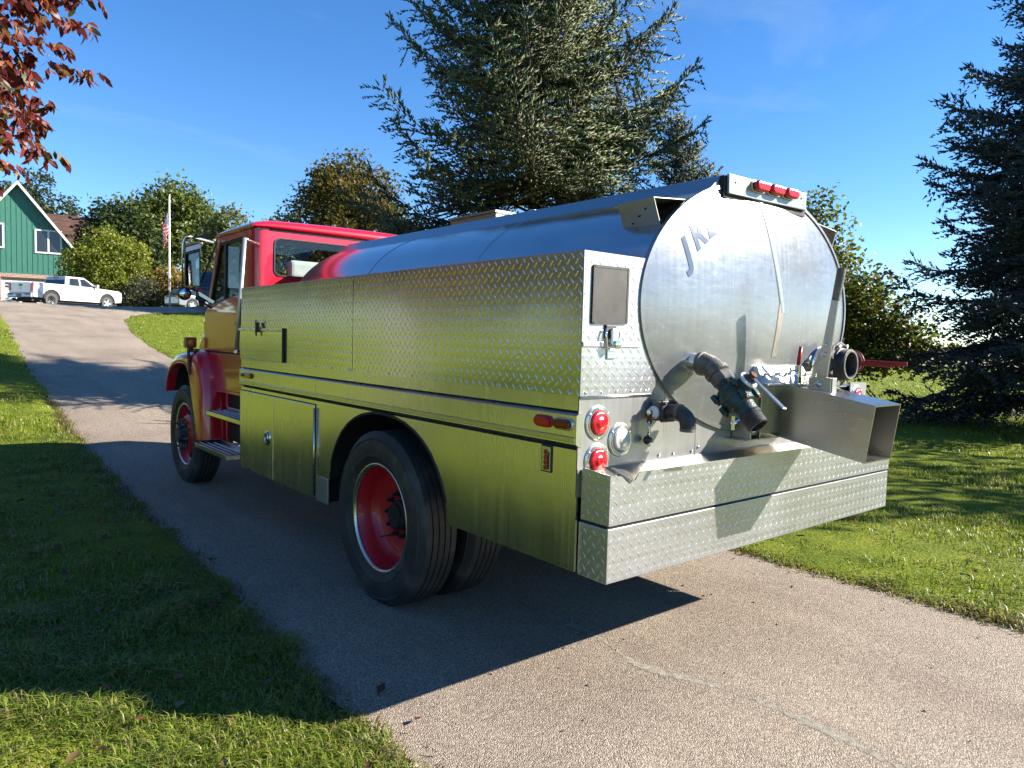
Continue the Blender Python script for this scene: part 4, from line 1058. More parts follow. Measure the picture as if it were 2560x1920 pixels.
# rounded corner posts
def corner(f):
    r = 0.085; pts = [(f(CL), 4.40), (f(CL), CYR + r)]
    for i in range(7):
        a = R(180 + 90 * i / 6); pts.append((f(CL + r + r * math.cos(a)), CYR + r + r * math.sin(a)))
    pts += [(f(0.292), CYR), (f(0.292), CYR + 0.05), (f(0.25), 4.40)]
    return MB().prism(pts, 0.95, 2.405, 'z').build('corner_post', MAT['fire_red'], T, auto=35)
corner(lambda x: x); corner(lambda x: W - x)
# roof shell
m = MB(); vs = []; nx = 28
stations = [(CYR - 0.012, 2.400, 0.0), (CYR - 0.030, 2.412, 0.004), (CYR - 0.032, 2.430, 0.012), (CYR - 0.010, 2.458, 0.028), (CYR + 0.05, 2.474, 0.040), (4.5, 2.482, 0.052), (4.8, 2.480, 0.054), (5.0, 2.468, 0.050), (5.12, 2.445, 0.035), (5.16, 2.415, 0.0)]
prof_u = [(-1.0, -1.0), (-1.012, -0.55), (-1.0, -0.2), (-0.97, 0.15), (-0.92, 0.45)] + [(-0.85 + 1.7 * i / 14, 0.75 + 0.25 * (1 - ((i - 7) / 7) ** 2)) for i in range(15)] + [(0.92, 0.45), (0.97, 0.15), (1.0, -0.2), (1.012, -0.55), (1.0, -1.0)]
for y, z, c in stations:
    for u, h in prof_u:
        hh = 2.398 + (z - 2.398) * max(0, (h + 1) / 1.75) + (c * 0.25 * (h - 0.75) / 0.25 if h > 0.75 else 0)
        vs.append((1.22 + u * 1.065, y, hh))
k = len(prof_u)
m.add(vs, [(i * k + j, i * k + j + 1, (i + 1) * k + j + 1, (i + 1) * k + j) for i in range(len(stations) - 1) for j in range(k - 1)])
rf = m.build('cab_roof', MAT['fire_red'], T, auto=60)
MB().box(CL + 0.03, CR - 0.03, CYR + 0.01, 5.12, 2.385, 2.399).build('headliner', MAT['seat_grey'], rf)
MB().box(0.29, 2.15, CYR - 0.002, CYR + 0.02, 2.386, 2.404).build('gutter_shadow_gap', MAT['black_rubber'], rf)
# doors: near and far side
def door(f, near):
    ysR, ysF = 4.405, 5.56
    d = MB().prism([(ysR, 1.338), (ysF, 1.338), (5.545, 1.70), (5.43, 1.765), (5.12, 1.800), (ysR, 1.872)], f(CL - 0.004), f(CL + 0.045), 'x').build('cab_door', MAT['fire_red'], T, bevel=0.010, seg=3)
    b = 0.022
    up = MB()
    up.prism([(ysR, 1.86), (ysR + 0.07, 1.86), (ysR + 0.075, 2.335), (5.06, 2.335), (5.075, 2.395), (ysR, 2.395)], f(CL), f(CL + 0.035), 'x')
    up.build('window_frame', MAT['fire_red'], d)
    MB().prism([(5.40, 1.775), (5.475, 1.765), (5.155, 2.405), (5.06, 2.400)], f(CL - 0.001), f(CL + 0.05), 'x').build('windshield_pillar', MAT['fire_red'], d, bevel=0.008)
    MB().prism([(4.952, 1.80), (5.000, 1.79), (4.985, 2.34), (4.937, 2.34)], f(CL + 0.003), f(CL + 0.03), 'x').build('vent_divider', MAT['black_rubber'], d)
    MB().prism([(4.475, 1.85), (4.945, 1.80), (4.935, 2.338), (4.478, 2.338)], f(CL + 0.014), f(CL + 0.018), 'x').build('side_window', MAT['cab_glass'], d)
    MB().prism([(4.99, 1.79), (5.405, 1.765), (5.10, 2.338), (4.98, 2.338)], f(CL + 0.014), f(CL + 0.018), 'x').build('vent_window', MAT['cab_glass'], d)
    sl = MB()
    for a, c_ in (((4.475, 1.858), (4.48, 2.332)), ((4.48, 2.332), (5.08, 2.332)), ((5.09, 2.332), (5.40, 1.772)), ((4.475, 1.854), (5.40, 1.772))):
        sl.bar((f(CL + 0.01), a[0], a[1]), (f(CL + 0.01), c_[0], c_[1]), 0.024, 0.020, (1, 0, 0))
    sl.build('window_seal', MAT['black_rubber'], d)
    MB().prism([(4.26, 0.985), (5.30, 0.985), (5.36, 1.10), (5.52, 1.326), (4.26, 1.326)], f(CL + 0.004), f(CL + 0.045), 'x').build('cab_skirt', MAT['fire_red'], T, bevel=0.008, seg=3)
    MB().box(*sorted((f(CL + 0.02), f(CL + 0.05))), 4.26, 5.54, 1.32, 1.345).build('door_gap', MAT['black_rubber'], T)
    MB().box(*sorted((f(CL + 0.01), f(CL + 0.07))), 4.26, 5.25, 0.955, 0.988).build('rocker', MAT['fire_red'], T, bevel=0.01)
    MB().bar((f(CL - 0.012), 4.46, 1.60), (f(CL - 0.012), 4.62, 1.60), 0.02, 0.03, (0, 0, 1)).build('door_handle', MAT['black_plastic'], d, bevel=0.006)
door(lambda x: x, True); door(lambda x: W - x, False)
MB().box(0.25, 2.19, 4.24, 5.5, 0.96, 1.0).build('cab_floor', MAT['chassis_black'], T)
MB().prism([(5.47, 1.765), (5.478, 1.771), (5.142, 2.398), (5.132, 2.392)], CL + 0.02, CR - 0.02, 'x').build('windshield', MAT['cab_glass'], T)
MB().prism([(5.08, 1.2), (5.47, 1.2), (5.47, 1.74), (5.10, 1.72), (5.0, 1.55)], CL + 0.06, CR - 0.06, 'x').build('dashboard', MAT['black_plastic'], T, bevel=0.03)
def seat(x0, x1, head):
    s = MB().box(x0, x1, 4.42, 4.95, 1.30, 1.46).build('seat', MAT['seat_grey'], T, bevel=0.05, seg=3)
    MB().prism([(4.36, 1.42), (4.50, 1.42), (4.42, 2.02), (4.33, 2.02)], x0 + 0.01, x1 - 0.01, 'x').build('seat_back', MAT['seat_grey'], s, bevel=0.04, seg=3)
    if head: MB().box(x0 + 0.10, x1 - 0.10, 4.31, 4.40, 2.0, 2.17).build('headrest', MAT['seat_grey'], s, bevel=0.04, seg=3)
seat(0.42, 0.96, True); seat(1.30, 2.0, False)
MB().tube([(0.70 + 0.2 * math.cos(R(a)), 5.02 + 0.06 * math.sin(R(a)), 1.72 + 0.19 * math.sin(R(a))) for a in range(0, 361, 15)], 0.014, 8).build('steering_wheel', MAT['black_plastic'], T, smooth=True)
# bonnet, cowl and front
MB().prism([(5.44, 0.9), (5.62, 0.9), (5.72, 1.62), (5.60, 1.735), (5.44, 1.76)], 0.20, 2.24, 'x').build('cowl', MAT['fire_red'], T, bevel=0.03, seg=3)
MB().prism([(5.58, 0.80), (6.95, 0.80), (6.95, 1.38), (6.80, 1.52), (6.2, 1.64), (5.60, 1.70)], 0.50, 1.94, 'x').build('bonnet', MAT['fire_red'], T, bevel=0.07, seg=3)
MB().box(0.56, 1.88, 6.94, 6.97, 0.85, 1.36).build('grille', MAT['chrome'], T, bevel=0.01)
MB().box(0.34, 2.10, 6.98, 7.08, 0.56, 0.76).build('front_bumper', MAT['chrome'], T, bevel=0.03)
for x in (0.30, 1.98): MB().box(x, x + 0.2, 6.78, 6.86, 0.92, 1.08).build('headlight', MAT['lens_clear'], T, bevel=0.02)
# fenders
OUT = [(6.46, .88), (6.45, 1.00), (6.38, 1.136), (6.26, 1.225), (6.12, 1.283), (5.9, 1.325), (5.63, 1.341), (5.45, 1.338), (5.33, 1.28), (5.25, 1.10), (5.20, .85), (5.18, .50)]
INN = [(6.42, .88), (6.395, .98), (6.32, 1.09), (6.20, 1.155), (6.072, 1.186), (5.88, 1.20), (5.72, 1.185), (5.62, 1.10), (5.57, .95), (5.50, .80), (5.43, .66), (5.38, .48)]
def fender(f):
    m = MB(); vs = []
    for (yo, zo), (yi, zi) in zip(OUT, INN):
        L = lambda t: (yo + (yi - yo) * t, zo + (zi - zo) * t)
        for x, t in ((0.12, 1.0), (0.050, 1.0), (0.034, 0.97), (0.026, 0.85), (0.032, 0.5), (0.045, 0.2), (0.075, 0.05), (0.13, 0.0), (0.30, -0.01), (0.52, -0.01)):
            y, z = L(t); vs.append((f(x), y, z))
    k = 10
    m.add(vs, [(i * k + j, i * k + j + 1, (i + 1) * k + j + 1, (i + 1) * k + j) for i in range(len(OUT) - 1) for j in range(k - 1)])
    o = m.build('fender', MAT['fire_red'], T, smooth=True)
    s = o.modifiers.new('sub', 'SUBSURF'); s.levels = 1; s.render_levels = 1
    # dark liner
    m = MB(); vs = []
    for (yi, zi) in INN: vs += [(f(0.055), yi, zi + 0.004), (f(0.60), yi, zi + 0.004)]
    m.add(vs, [(2 * i, 2 * i + 1, 2 * i + 3, 2 * i + 2) for i in range(len(INN) - 1)])
    m.build('fender_liner', MAT['chassis_black'], o)
    MB().prism([(5.56, 1.345), (5.62, 1.345), (5.57, 1.10), (5.51, 1.10)], f(0.020), f(0.034), 'x').build('rubber_latch', MAT['black_rubber'], o, bevel=0.004)
    MB().box(*sorted((f(0.030), f(0.12))), 5.545, 5.61, 1.336, 1.352).build('rubber_latch', MAT['black_rubber'], o, bevel=0.004)
    lt = MB().box(*sorted((f(0.055), f(0.165))), 5.79, 5.86, 1.355, 1.462).build('turn_signal', MAT['lens_amber_dark'], o, bevel=0.012, seg=3)
    MB().lathe([(0, 0.030), (0.006, 0.028), (0.010, 0.012)], (f(0.11), 5.79, 1.408), (0, -1, 0), 16).build('lens', MAT['lens_amber'], lt, smooth=True)
    MB().box(*sorted((f(0.085), f(0.135))), 5.81, 5.84, 1.325, 1.357).build('lamp_stalk', MAT['black_plastic'], lt)
fender(lambda x: x); fender(lambda x: W - x)
MB().box(0.5, 1.94, 5.3, 5.6, 0.62, 1.2).build('engine_bay', MAT['chassis_black'], T)
# steps
def step(x0, x1, y0, y1, z0, z1):
    s = MB().box(x0, x1, y0, y1, z0, z1).build('cab_step', MAT['side_sheet'], T, bevel=0.004)
    MB().box(x1 - 0.02, x1 - 0.012, y0 + 0.02, y1, z1, z1 + 0.035).build('toe_guard', MAT['side_sheet'], s, bevel=0.003)
    k = 0
    for i in range(int((y1 - y0) / 0.045)):
        for j in range(3):
            MB().lathe([(0, 0.012), (0.005, 0.010), (0.006, 0.006)], (x0 + 0.045 + 0.05 * j, y0 + 0.03 + 0.045 * i, z1), (0, 0, 1), 8).build('grip_button', MAT['bolt_steel'], s, auto=40)
step(0.06, 0.26, 4.10, 5.13, 0.748, 0.788)
step(0.01, 0.22, 4.40, 5.32, 0.425, 0.470)
for y in (4.55, 5.1): MB().box(0.24, 0.30, y, y + 0.04, 0.44, 0.96).build('step_hanger', MAT['fire_red'], T, bevel=0.005)
MB().box(0.27, 0.30, 4.1, 5.22, 0.50, 0.96).build('step_backing', MAT['chassis_black'], T)
# grab rail
gr = MB().tube([(-0.004, 4.12, 1.365), (0.028, 4.12, 1.83), (0.060, 4.12, 2.29)], 0.017, 14).build('grab_rail', MAT['rail_steel'], T, smooth=True)
MB().tube([(0.060, 4.12, 2.285), (0.10, 4.15, 2.275), (0.195, 4.20, 2.255)], [0.015, 0.012, 0.020], 12).build('rail_bracket', MAT['bolt_steel'], gr, smooth=True)
MB().tube([(-0.004, 4.12, 1.375), (0.06, 4.16, 1.37), (0.17, 4.22, 1.37)], 0.013, 10).build('rail_bracket', MAT['bolt_steel'], gr, smooth=True)
MB().lathe([(-0.012, 0.021), (0.012, 0.021)], (-0.004, 4.12, 1.365), (0, 0, 1), 12).build('rail_foot', MAT['bolt_steel'], gr, auto=40)
# mirrors
def mirror_arm(f, near):
    MY = 5.35
    fr_ = MB().box(*sorted((f(-0.068), f(0.074))), MY - 0.003, MY + 0.030, 1.945, 2.360).build('mirror', MAT['black_plastic'], T, bevel=0.006)
    MB().box(*sorted((f(-0.062), f(0.068))), MY - 0.0055, MY - 0.002, 1.952, 2.353).build('mirror_glass', MAT['mirror_face'], fr_)
    MB().tube([(f(-0.088), MY, 1.90), (f(-0.090), MY, 2.33), (f(-0.075), MY, 2.385), (f(-0.048), MY, 2.403), (f(0.01), MY, 2.404)], 0.009, 10).build('mirror_tube', MAT['bolt_steel'], fr_, smooth=True)
    MB().bar((f(0.01), MY, 2.404), (f(0.20), MY - 0.20, 2.425), 0.010, 0.022, (0, 0, 1)).build('mirror_arm', MAT['cast_dark'], fr_)
    MB().bar((f(0.01), MY, 2.404), (f(0.20), MY + 0.02, 2.375), 0.008, 0.016, (0, 0, 1)).build('mirror_arm', MAT['bolt_steel'], fr_)
    MB().tube([(f(0.19), MY - 0.16, 2.400), (f(0.075), MY, 1.985)], 0.008, 8).build('mirror_brace', MAT['cast_dark'], fr_, smooth=True)
    MB().bar((f(0.05), MY, 1.885), (f(0.175), MY - 0.06, 1.80), 0.012, 0.030, (0, 0, 1)).build('mirror_arm', MAT['bolt_steel'], fr_)
    MB().tube([(f(0.05), MY, 1.885), (f(0.06), MY, 1.82), (f(0.175), MY, 1.745)], 0.010, 8).build('mirror_arm', MAT['cast_dark'], fr_, smooth=True)
    MB().tube([(f(-0.07), MY, 1.925), (f(0.0), MY - 0.01, 1.91), (f(0.06), MY, 1.90)], 0.008, 8).build('mirror_bracket', MAT['cast_dark'], fr_, smooth=True)
    cm = MB().lathe([(0.0, 0.061), (-0.014, 0.060), (-0.018, 0.052), (-0.012, 0.052)], (f(-0.079), MY - 0.02, 1.869), (0, 1, 0), 30).build('spot_mirror', MAT['black_plastic'], fr_, auto=40)
    MB().lathe([(-0.012, 0.0525), (-0.017, 0.046), (-0.022, 0.032), (-0.025, 0.016), (-0.026, 0.0)], (f(-0.079), MY - 0.02, 1.869), (0, 1, 0), 30).build('spot_glass', MAT['mirror_face'], fr_, smooth=True)
tm = NT('mirror_face'); tm.set(Base_Color=(0.55, 0.6, 0.6), Metallic=1.0, Roughness=0.03); MAT['mirror_face'] = tm.m
mirror_arm(lambda x: x, True); mirror_arm(lambda x: W - x, False)

# ================================================================== trees
plain('bark', (0.11, 0.085, 0.065), 0.9, 0, 0.4, 14, 0.8, 30)
plain('bark_grey', (0.20, 0.18, 0.155), 0.9, 0, 0.3, 14, 0.7, 30)
leafmat('needles', 0.26, 0.5)
leafmat('leaves', 0.38, 0.45)
def polar(az, D):
    a = R(az); x = CAM.x + D * math.sin(a); y = CAM.y + D * math.cos(a); return x, y

def spindles(P, Dv, L, Rd, C):
    """three-sided tapering needle shoots"""
    N = len(P)
    Dv = Dv / np.linalg.norm(Dv, axis=1, keepdims=True)
    ref = np.where(np.abs(Dv[:, 2:3]) < 0.9, np.array([[0, 0, 1.0]]), np.array([[1.0, 0, 0]]))
    u = np.cross(Dv, ref); u /= np.linalg.norm(u, axis=1, keepdims=True); w = np.cross(Dv, u)
    a = RNG.uniform(0, 6.28, N)[:, None]
    u2 = u * np.cos(a) + w * np.sin(a); w2 = -u * np.sin(a) + w * np.cos(a)
    L = L[:, None]; Rd = Rd[:, None]
    b = P; t = P + Dv * L; m = P + Dv * L * 0.4
    m = P + Dv * L * 0.12
    V = np.stack([m + u2 * Rd, m + (-0.5 * u2 + 0.866 * w2) * Rd, m + (-0.5 * u2 - 0.866 * w2) * Rd, t], 1).reshape(-1, 3)
    f = np.array([(3, 0, 1), (3, 1, 2), (3, 2, 0)])
    F = ((np.arange(N) * 4)[:, None, None] + f[None]).reshape(-1, 3)
    cc = np.stack([C, C, C, C * 1.1], 1).reshape(-1, 3)
    return V, F, cc

def spruce(name, x, y, H, Rm, label, seed, tints, shoot=0.11, rad=0.013, whorl=0.27, nb=5, pw=0.85, droop=0.35, dens=1.0, z0=0.25, limbs=True, irregular=0.25, tipup=0.35, hangp=0.5):
    rr = np.random.default_rng(seed); rd = random.Random(seed)
    zb = gz(x, y)
    root = empty(name, (x, y, zb)); tag(root, label, 'tree')
    tr = MB(); trunk_r = 0.014 * H + 0.03
    tr.tube([(x + 0.03 * math.sin(k), y + 0.03 * math.cos(2 * k), zb - 0.1 + (H + 0.1) * k / 8) for k in range(9)], [trunk_r * (1.15 - k / 8) + 0.008 for k in range(9)], 8)
    PS, DS, LS, TS, BS = [], [], [], [], []
    z = z0
    up = np.array([0, 0, 1.0])
    while z < H * 0.985:
        t = z / H
        for k in range(nb + rd.randint(-1, 1)):
            az = rd.uniform(0, 2 * math.pi)
            prof = (1 - t) ** pw * (0.72 + 0.28 * min(1, t * 6))
            L = max(0.10, Rm * prof * rd.uniform(1 - irregular * 1.6, 1 + irregular * 0.6) + 0.05)
            e = -0.10 + 0.75 * t + rd.uniform(-0.12, 0.12); dr = droop * (1 - t) * rd.uniform(0.6, 1.3); tip = tipup * (1 - 0.5 * t)
            hv = np.array([math.cos(az), math.sin(az), 0.0]); sv_ = np.array([-hv[1], hv[0], 0.0])
            shade = rd.choice((0.72, 0.85, 1.0, 1.0, 1.2, 1.4))  # light and dark clumps put into the needle tint, bough by bough
            def bp(s): return np.array([x, y, zb + z]) + hv * (L * s) + up * (L * (e * s - dr * s * s + tip * s ** 4))
            if limbs and L > 0.6: tr.tube([bp(s) for s in (0, 0.35, 0.7, 0.97)], [0.012 + 0.008 * L, 0.009 + 0.006 * L, 0.008, 0.004], 4)
            step_ = 0.105 / max(L, 0.25) / dens
            s = 0.10 if L < 0.8 else 0.22
            while s <= 1.0:
                p = bp(s); tg = bp(min(s + 0.02, 1.02)) - bp(s - 0.0) if s < 1 else bp(1.0) - bp(0.98)
                tg = tg / (np.linalg.norm(tg) + 1e-9)
                for sd in (-1, 1, 0) if rd.random() < hangp else (-1, 1):
                    if sd:
                        l = (0.34 * L * (1 - s) ** 0.55 + 0.11 * min(L, 2.4) + 0.07) * rd.uniform(0.5, 1.15)
                        ang = R(rd.uniform(38, 72))
                        d = tg * math.cos(ang) + sv_ * sd * math.sin(ang) + up * rd.uniform(-0.35 * droop * 2 * (1 - t) - 0.05, 0.22)
                    else:   # twigs that hang below the bough, or stand on it
                        l = rd.uniform(0.12, 0.42) * min(1, L)
                        d = tg * 0.45 + sv_ * rd.uniform(-0.4, 0.4) + up * (-0.9 if rd.random() < 0.65 else 0.7)
                    d = d / np.linalg.norm(d)
                    n_ = max(1, int(l / (shoot * 0.40) * dens))
                    q = (np.arange(n_) + rr.random(n_)) / n_ * l
                    hang = -0.28 * droop * (q / max(l, 0.2)) ** 2 * l * 2
                    pts = p + d * q[:, None] + up * hang[:, None]
                    sid = np.cross(d, up); sid /= np.linalg.norm(sid) + 1e-9
                    alt = np.where(np.arange(n_) % 2 == 0, 1.0, -1.0) * rr.uniform(0.3, 1.0, n_)
                    dd = d * 0.9 + sid * alt[:, None] * 0.6 + up * rr.uniform(-0.25, 0.5, n_)[:, None]
                    PS.append(pts); DS.append(dd); LS.append(shoot * rr.uniform(0.65, 1.25, n_)); BS.append(np.full(n_, shade * rd.uniform(0.85, 1.15))); TS.append(np.full(n_, 0.25 + 0.75 * (s * 0.6 + 0.4 * (q / max(l, .01)))) )
                s += step_
            PS.append(bp(1.0)[None]); DS.append((bp(1.0) - bp(0.95))[None] + 1e-6); LS.append(np.array([shoot * 1.4])); BS.append(np.array([1.2])); TS.append(np.array([1.0]))
        z += whorl * (1.0 - 0.45 * t) * rd.uniform(0.8, 1.2)
    PS.append(np.array([[x, y, zb + H * 0.985]] * 5)); DS.append(np.array([[0, 0, 1.0], [.5, 0, .7], [-.5, 0, .7], [0, .5, .7], [0, -.5, .7]])); LS.append(np.full(5, shoot * 1.6)); BS.append(np.ones(5)); TS.append(np.ones(5))
    P, Dv, L, Tt = np.concatenate(PS), np.concatenate(DS), np.concatenate(LS), np.concatenate(TS)
    N = len(P); ts = np.array(tints)
    C = ts[rr.integers(0, len(ts), N)] * rr.uniform(0.75, 1.2, (N, 1)) * np.concatenate(BS)[:, None]
    # older inner wood carries browned needles
    old = rr.random(N) < 0.16 * (1.1 - Tt)
    C = np.where(old[:, None], np.array([[0.10, 0.062, 0.022]]), C)
    V, F, cc = spindles(P, Dv, L, rad * rr.uniform(0.75, 1.25, N), C)
    o0 = np.array([x, y, zb])
    tr.build('trunk', MAT['bark'], root, smooth=True)
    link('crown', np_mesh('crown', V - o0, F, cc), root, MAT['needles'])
    return root

def leafcards(P, Nm, size, C, rr, kind='diamond'):
    N = len(P)
    Nm = Nm / (np.linalg.norm(Nm, axis=1, keepdims=True) + 1e-9)
    r = rr.normal(size=(N, 3)); u = np.cross(Nm, r); u /= np.linalg.norm(u, axis=1, keepdims=True) + 1e-9; w = np.cross(Nm, u)
    s = size[:, None]
    if kind == 'diamond':
        V = np.stack([P - u * s * 0.55, P + w * s * 0.36 + Nm * s * 0.12, P + u * s * 0.55, P - w * s * 0.36 + Nm * s * 0.12], 1).reshape(-1, 3)
        f = np.array([(0, 1, 2), (0, 2, 3)]); k = 4
    F = ((np.arange(N) * k)[:, None, None] + f[None]).reshape(-1, 3)
    return V, F, np.repeat(C, k, 0)

def broadleaf(name, x, y, blobs, nleaf, size, label, seed, tints, cat='tree', trunk_r=0.15, bark='bark', clump=0.42, per=26, shell=0.62, group=None, limb_every=1, ground=None):
    """blobs: list of (dx, dy, z, rx, rz) ellipsoids that carry leaf clumps"""
    rr = np.random.default_rng(seed)
    zb = gz(x, y) if ground is None else ground
    root = empty(name, (x, y, zb)); tag(root, label, cat, group)
    tr = MB()
    zlow = min(b[2] - b[4] for b in blobs); zmid = np.mean([b[2] for b in blobs])
    k0 = Vector((x, y, zb - 0.1)); k1 = Vector((x + rr.uniform(-.1, .1), y + rr.uniform(-.1, .1), zb + max(zlow, 0.2) + 0.25 * (zmid - zlow)))
    tr.tube([k0, k0.lerp(k1, 0.5) + Vector((0.02, 0.03, 0)), k1], [trunk_r * 1.25, trunk_r, trunk_r * 0.8], 10)
    vol = np.array([b[3] ** 2 * b[4] for b in blobs]); vol = vol ** 0.75; vol /= vol.sum()
    nc = max(8, nleaf // per)
    PC = []
    for b, vw in zip(blobs, vol):
        n_ = max(3, int(nc * vw))
        d = rr.normal(size=(n_, 3)); d /= np.linalg.norm(d, axis=1, keepdims=True)
        rad_ = np.where(rr.random(n_) < 0.75, rr.uniform(shell, 1.05, n_), rr.uniform(0.15, shell, n_))
        rad_ *= 1 + 0.16 * np.sin(d[:, 0] * 5 + seed) * np.cos(d[:, 2] * 4 + d[:, 1] * 3)
        c = np.array([x + b[0], y + b[1], zb + b[2]])
        pc = c + d * rad_[:, None] * np.array([b[3], b[3], b[4]])
        pc = pc[pc[:, 2] > zb + 0.08]
        PC.append(pc)
        cb = Vector(c)
        tr.tube([k1, k1.lerp(cb, 0.5) + Vector(rr.uniform(-.15, .15, 3)), cb], [trunk_r * 0.55, trunk_r * 0.38, trunk_r * 0.2], 6)
        for q in pc[::max(1, 5 * limb_every)]:
            qv = Vector(q); mid = cb.lerp(qv, 0.5) + Vector(rr.uniform(-.1, .1, 3)) * b[3]
            tr.tube([cb, mid, qv], [trunk_r * 0.2, trunk_r * 0.11, trunk_r * 0.03], 4)
    PC = np.concatenate(PC)
    idx = rr.integers(0, len(PC), nleaf)
    off = rr.normal(size=(nleaf, 3)) * clump * np.array([1, 1, 0.7])
    P = PC[idx] + off
    P[:, 2] = np.maximum(P[:, 2], zb + 0.03)
    Nm = rr.normal(size=(nleaf, 3)) * 0.8 + np.array([0, 0, 0.7])
    ts = np.array(tints); ctint = ts[rr.integers(0, len(ts), len(PC))]
    C = np.where(rr.random((nleaf, 1)) < 0.6, ctint[idx], ts[rr.integers(0, len(ts), nleaf)]) * rr.uniform(0.7, 1.3, (nleaf, 1))
    V, F, cc = leafcards(P, Nm, size * rr.uniform(0.6, 1.35, nleaf), C, rr)
    tr.build('trunk', MAT[bark], root, smooth=True)
    link('crown', np_mesh('crown', V - np.array([x, y, zb]), F, cc), root, MAT['leaves'])
    return root

SPR = [(0.058, 0.088, 0.034), (0.078, 0.108, 0.040), (0.108, 0.130, 0.046), (0.062, 0.084, 0.044), (0.128, 0.138, 0.050)]
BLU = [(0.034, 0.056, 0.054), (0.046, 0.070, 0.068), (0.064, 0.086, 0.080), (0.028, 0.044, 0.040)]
x, y = polar(41.0, 14.6)
spruce('spruce_tree', x, y, 12.0, 4.25, 'huge olive green spruce with ragged branches rising behind the truck tank', 21, SPR, 0.112, 0.020, 0.26, 7, 0.86, 0.40, 1.0, 0.5, irregular=0.34, tipup=0.45, hangp=0.7)
x, y = polar(76.8, 18.0)
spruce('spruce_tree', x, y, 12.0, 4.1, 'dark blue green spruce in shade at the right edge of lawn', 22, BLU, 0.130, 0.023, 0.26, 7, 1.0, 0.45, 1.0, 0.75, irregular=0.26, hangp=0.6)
x, y = polar(51.6, 24.0)
spruce('spruce_tree', x, y, 8.4, 2.7, 'smaller dark green conifer behind the right flank of the huge spruce', 23, [(0.030, 0.055, 0.028), (0.045, 0.070, 0.035)], 0.16, 0.026, 0.28, 7, 0.75, 0.35, 0.9, 0.3, irregular=0.3)
x, y = polar(30.6, 13.0)
spruce('spruce_tree', x, y, 3.35, 1.3, 'young spruce with pale green shoots peeking over the cab roof', 24, [(0.075, 0.105, 0.055), (0.095, 0.125, 0.065), (0.06, 0.085, 0.042)], 0.115, 0.019, 0.20, 6, 0.7, 0.15, 1.0, 0.3)
x, y = polar(35.0, 12.4)
spruce('spruce_tree', x, y, 3.2, 1.0, 'young spruce with pale green shoots peeking over the tank hatch', 25, [(0.075, 0.105, 0.055), (0.095, 0.125, 0.065), (0.06, 0.085, 0.042)], 0.115, 0.019, 0.20, 6, 0.7, 0.15, 1.0, 0.3)
x, y = polar(64.8, 58.0)
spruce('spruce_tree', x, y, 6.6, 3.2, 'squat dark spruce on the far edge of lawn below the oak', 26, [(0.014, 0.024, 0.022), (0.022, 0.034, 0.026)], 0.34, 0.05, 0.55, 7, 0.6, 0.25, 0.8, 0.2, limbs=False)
for az, D, H, lab in ((6.2, 96, 17.0, 'dark pine rising behind the ridge of the green house'), (7.9, 98, 13.6, 'short dark pine behind the brown roof of the house')):
    x, y = polar(az, D)
    broadleaf('pine_tree', x, y, [(0, 0, H - 2.2, 1.6, 2.2), (-1.6, 0, H - 4, 2.4, 2.0), (1.2, 0.4, H - 4.6, 2.2, 2.0)], 2600, 0.34, lab, int(az * 10), [(0.035, 0.055, 0.026), (0.05, 0.07, 0.03)], trunk_r=0.22, clump=0.4)

x, y = polar(26.7, 41.0)
broadleaf('maple_tree', x, y, [(0, 0, 6.6, 2.7, 2.4), (-1.2, 0.4, 5.2, 2.4, 2.2), (1.6, -0.3, 4.9, 2.3, 2.1), (0.2, 0, 3.6, 2.9, 1.7), (-0.2, 0.4, 7.9, 1.5, 1.2)], 30000, 0.19, 'dense rounded maple turning bronze brown beside the huge spruce', 31, [(0.105, 0.092, 0.026), (0.085, 0.080, 0.022), (0.135, 0.090, 0.028), (0.068, 0.074, 0.020), (0.15, 0.105, 0.032)], trunk_r=0.18, clump=0.28, per=24, shell=0.72)
x, y = polar(14.2, 76.0)
broadleaf('locust_tree', x, y, [(0.5, 0, 10.8, 2.6, 1.9), (-2.6, 0, 9.0, 2.4, 1.7), (2.6, 0.5, 9.0, 2.3, 1.6), (0.2, 0, 7.4, 3.0, 1.6), (3.4, 0, 6.6, 2.0, 1.4), (-1.8, 0, 6.2, 2.2, 1.6)], 15000, 0.36, 'tall airy locust with spreading crown behind the flagpole', 32, [(0.115, 0.145, 0.036), (0.145, 0.17, 0.042), (0.08, 0.11, 0.028)], trunk_r=0.26, clump=0.55, per=20)
x, y = polar(11.0, 70.0)
broadleaf('locust_tree', x, y, [(0, 0, 7.6, 2.0, 1.5), (-0.8, 0, 5.6, 2.4, 1.8), (1.4, 0, 5.4, 2.2, 1.9), (0.3, 0, 3.4, 2.6, 1.6)], 13000, 0.34, 'dark green tree filling the gap between round bush and locust', 33, [(0.040, 0.062, 0.020), (0.055, 0.080, 0.022), (0.03, 0.048, 0.016)], trunk_r=0.24, clump=0.5, per=24)
x, y = polar(17.8, 64.0)
broadleaf('poplar_tree', x, y, [(0, 0, 6.6, 1.7, 2.4), (-1.3, 0, 4.6, 1.9, 2.0), (1.4, 0, 4.4, 1.8, 2.0), (0, 0, 2.6, 2.4, 1.5)], 13000, 0.29, 'silvery green poplar just behind the cab roof corner', 34, [(0.12, 0.135, 0.055), (0.15, 0.155, 0.07), (0.09, 0.11, 0.04)], trunk_r=0.16, clump=0.42, per=22)
x, y = polar(21.2, 67.0)
broadleaf('poplar_tree', x, y, [(0, 0, 7.2, 1.7, 2.2), (-1.2, 0, 4.8, 1.9, 2.0), (1.2, 0, 4.6, 1.9, 2.0), (2.6, 0, 3.4, 2.0, 1.8)], 13000, 0.30, 'pale yellow green poplar between the cab roof and bronze maple', 35, [(0.14, 0.145, 0.05), (0.17, 0.165, 0.06), (0.10, 0.115, 0.035)], trunk_r=0.16, clump=0.42, per=22)
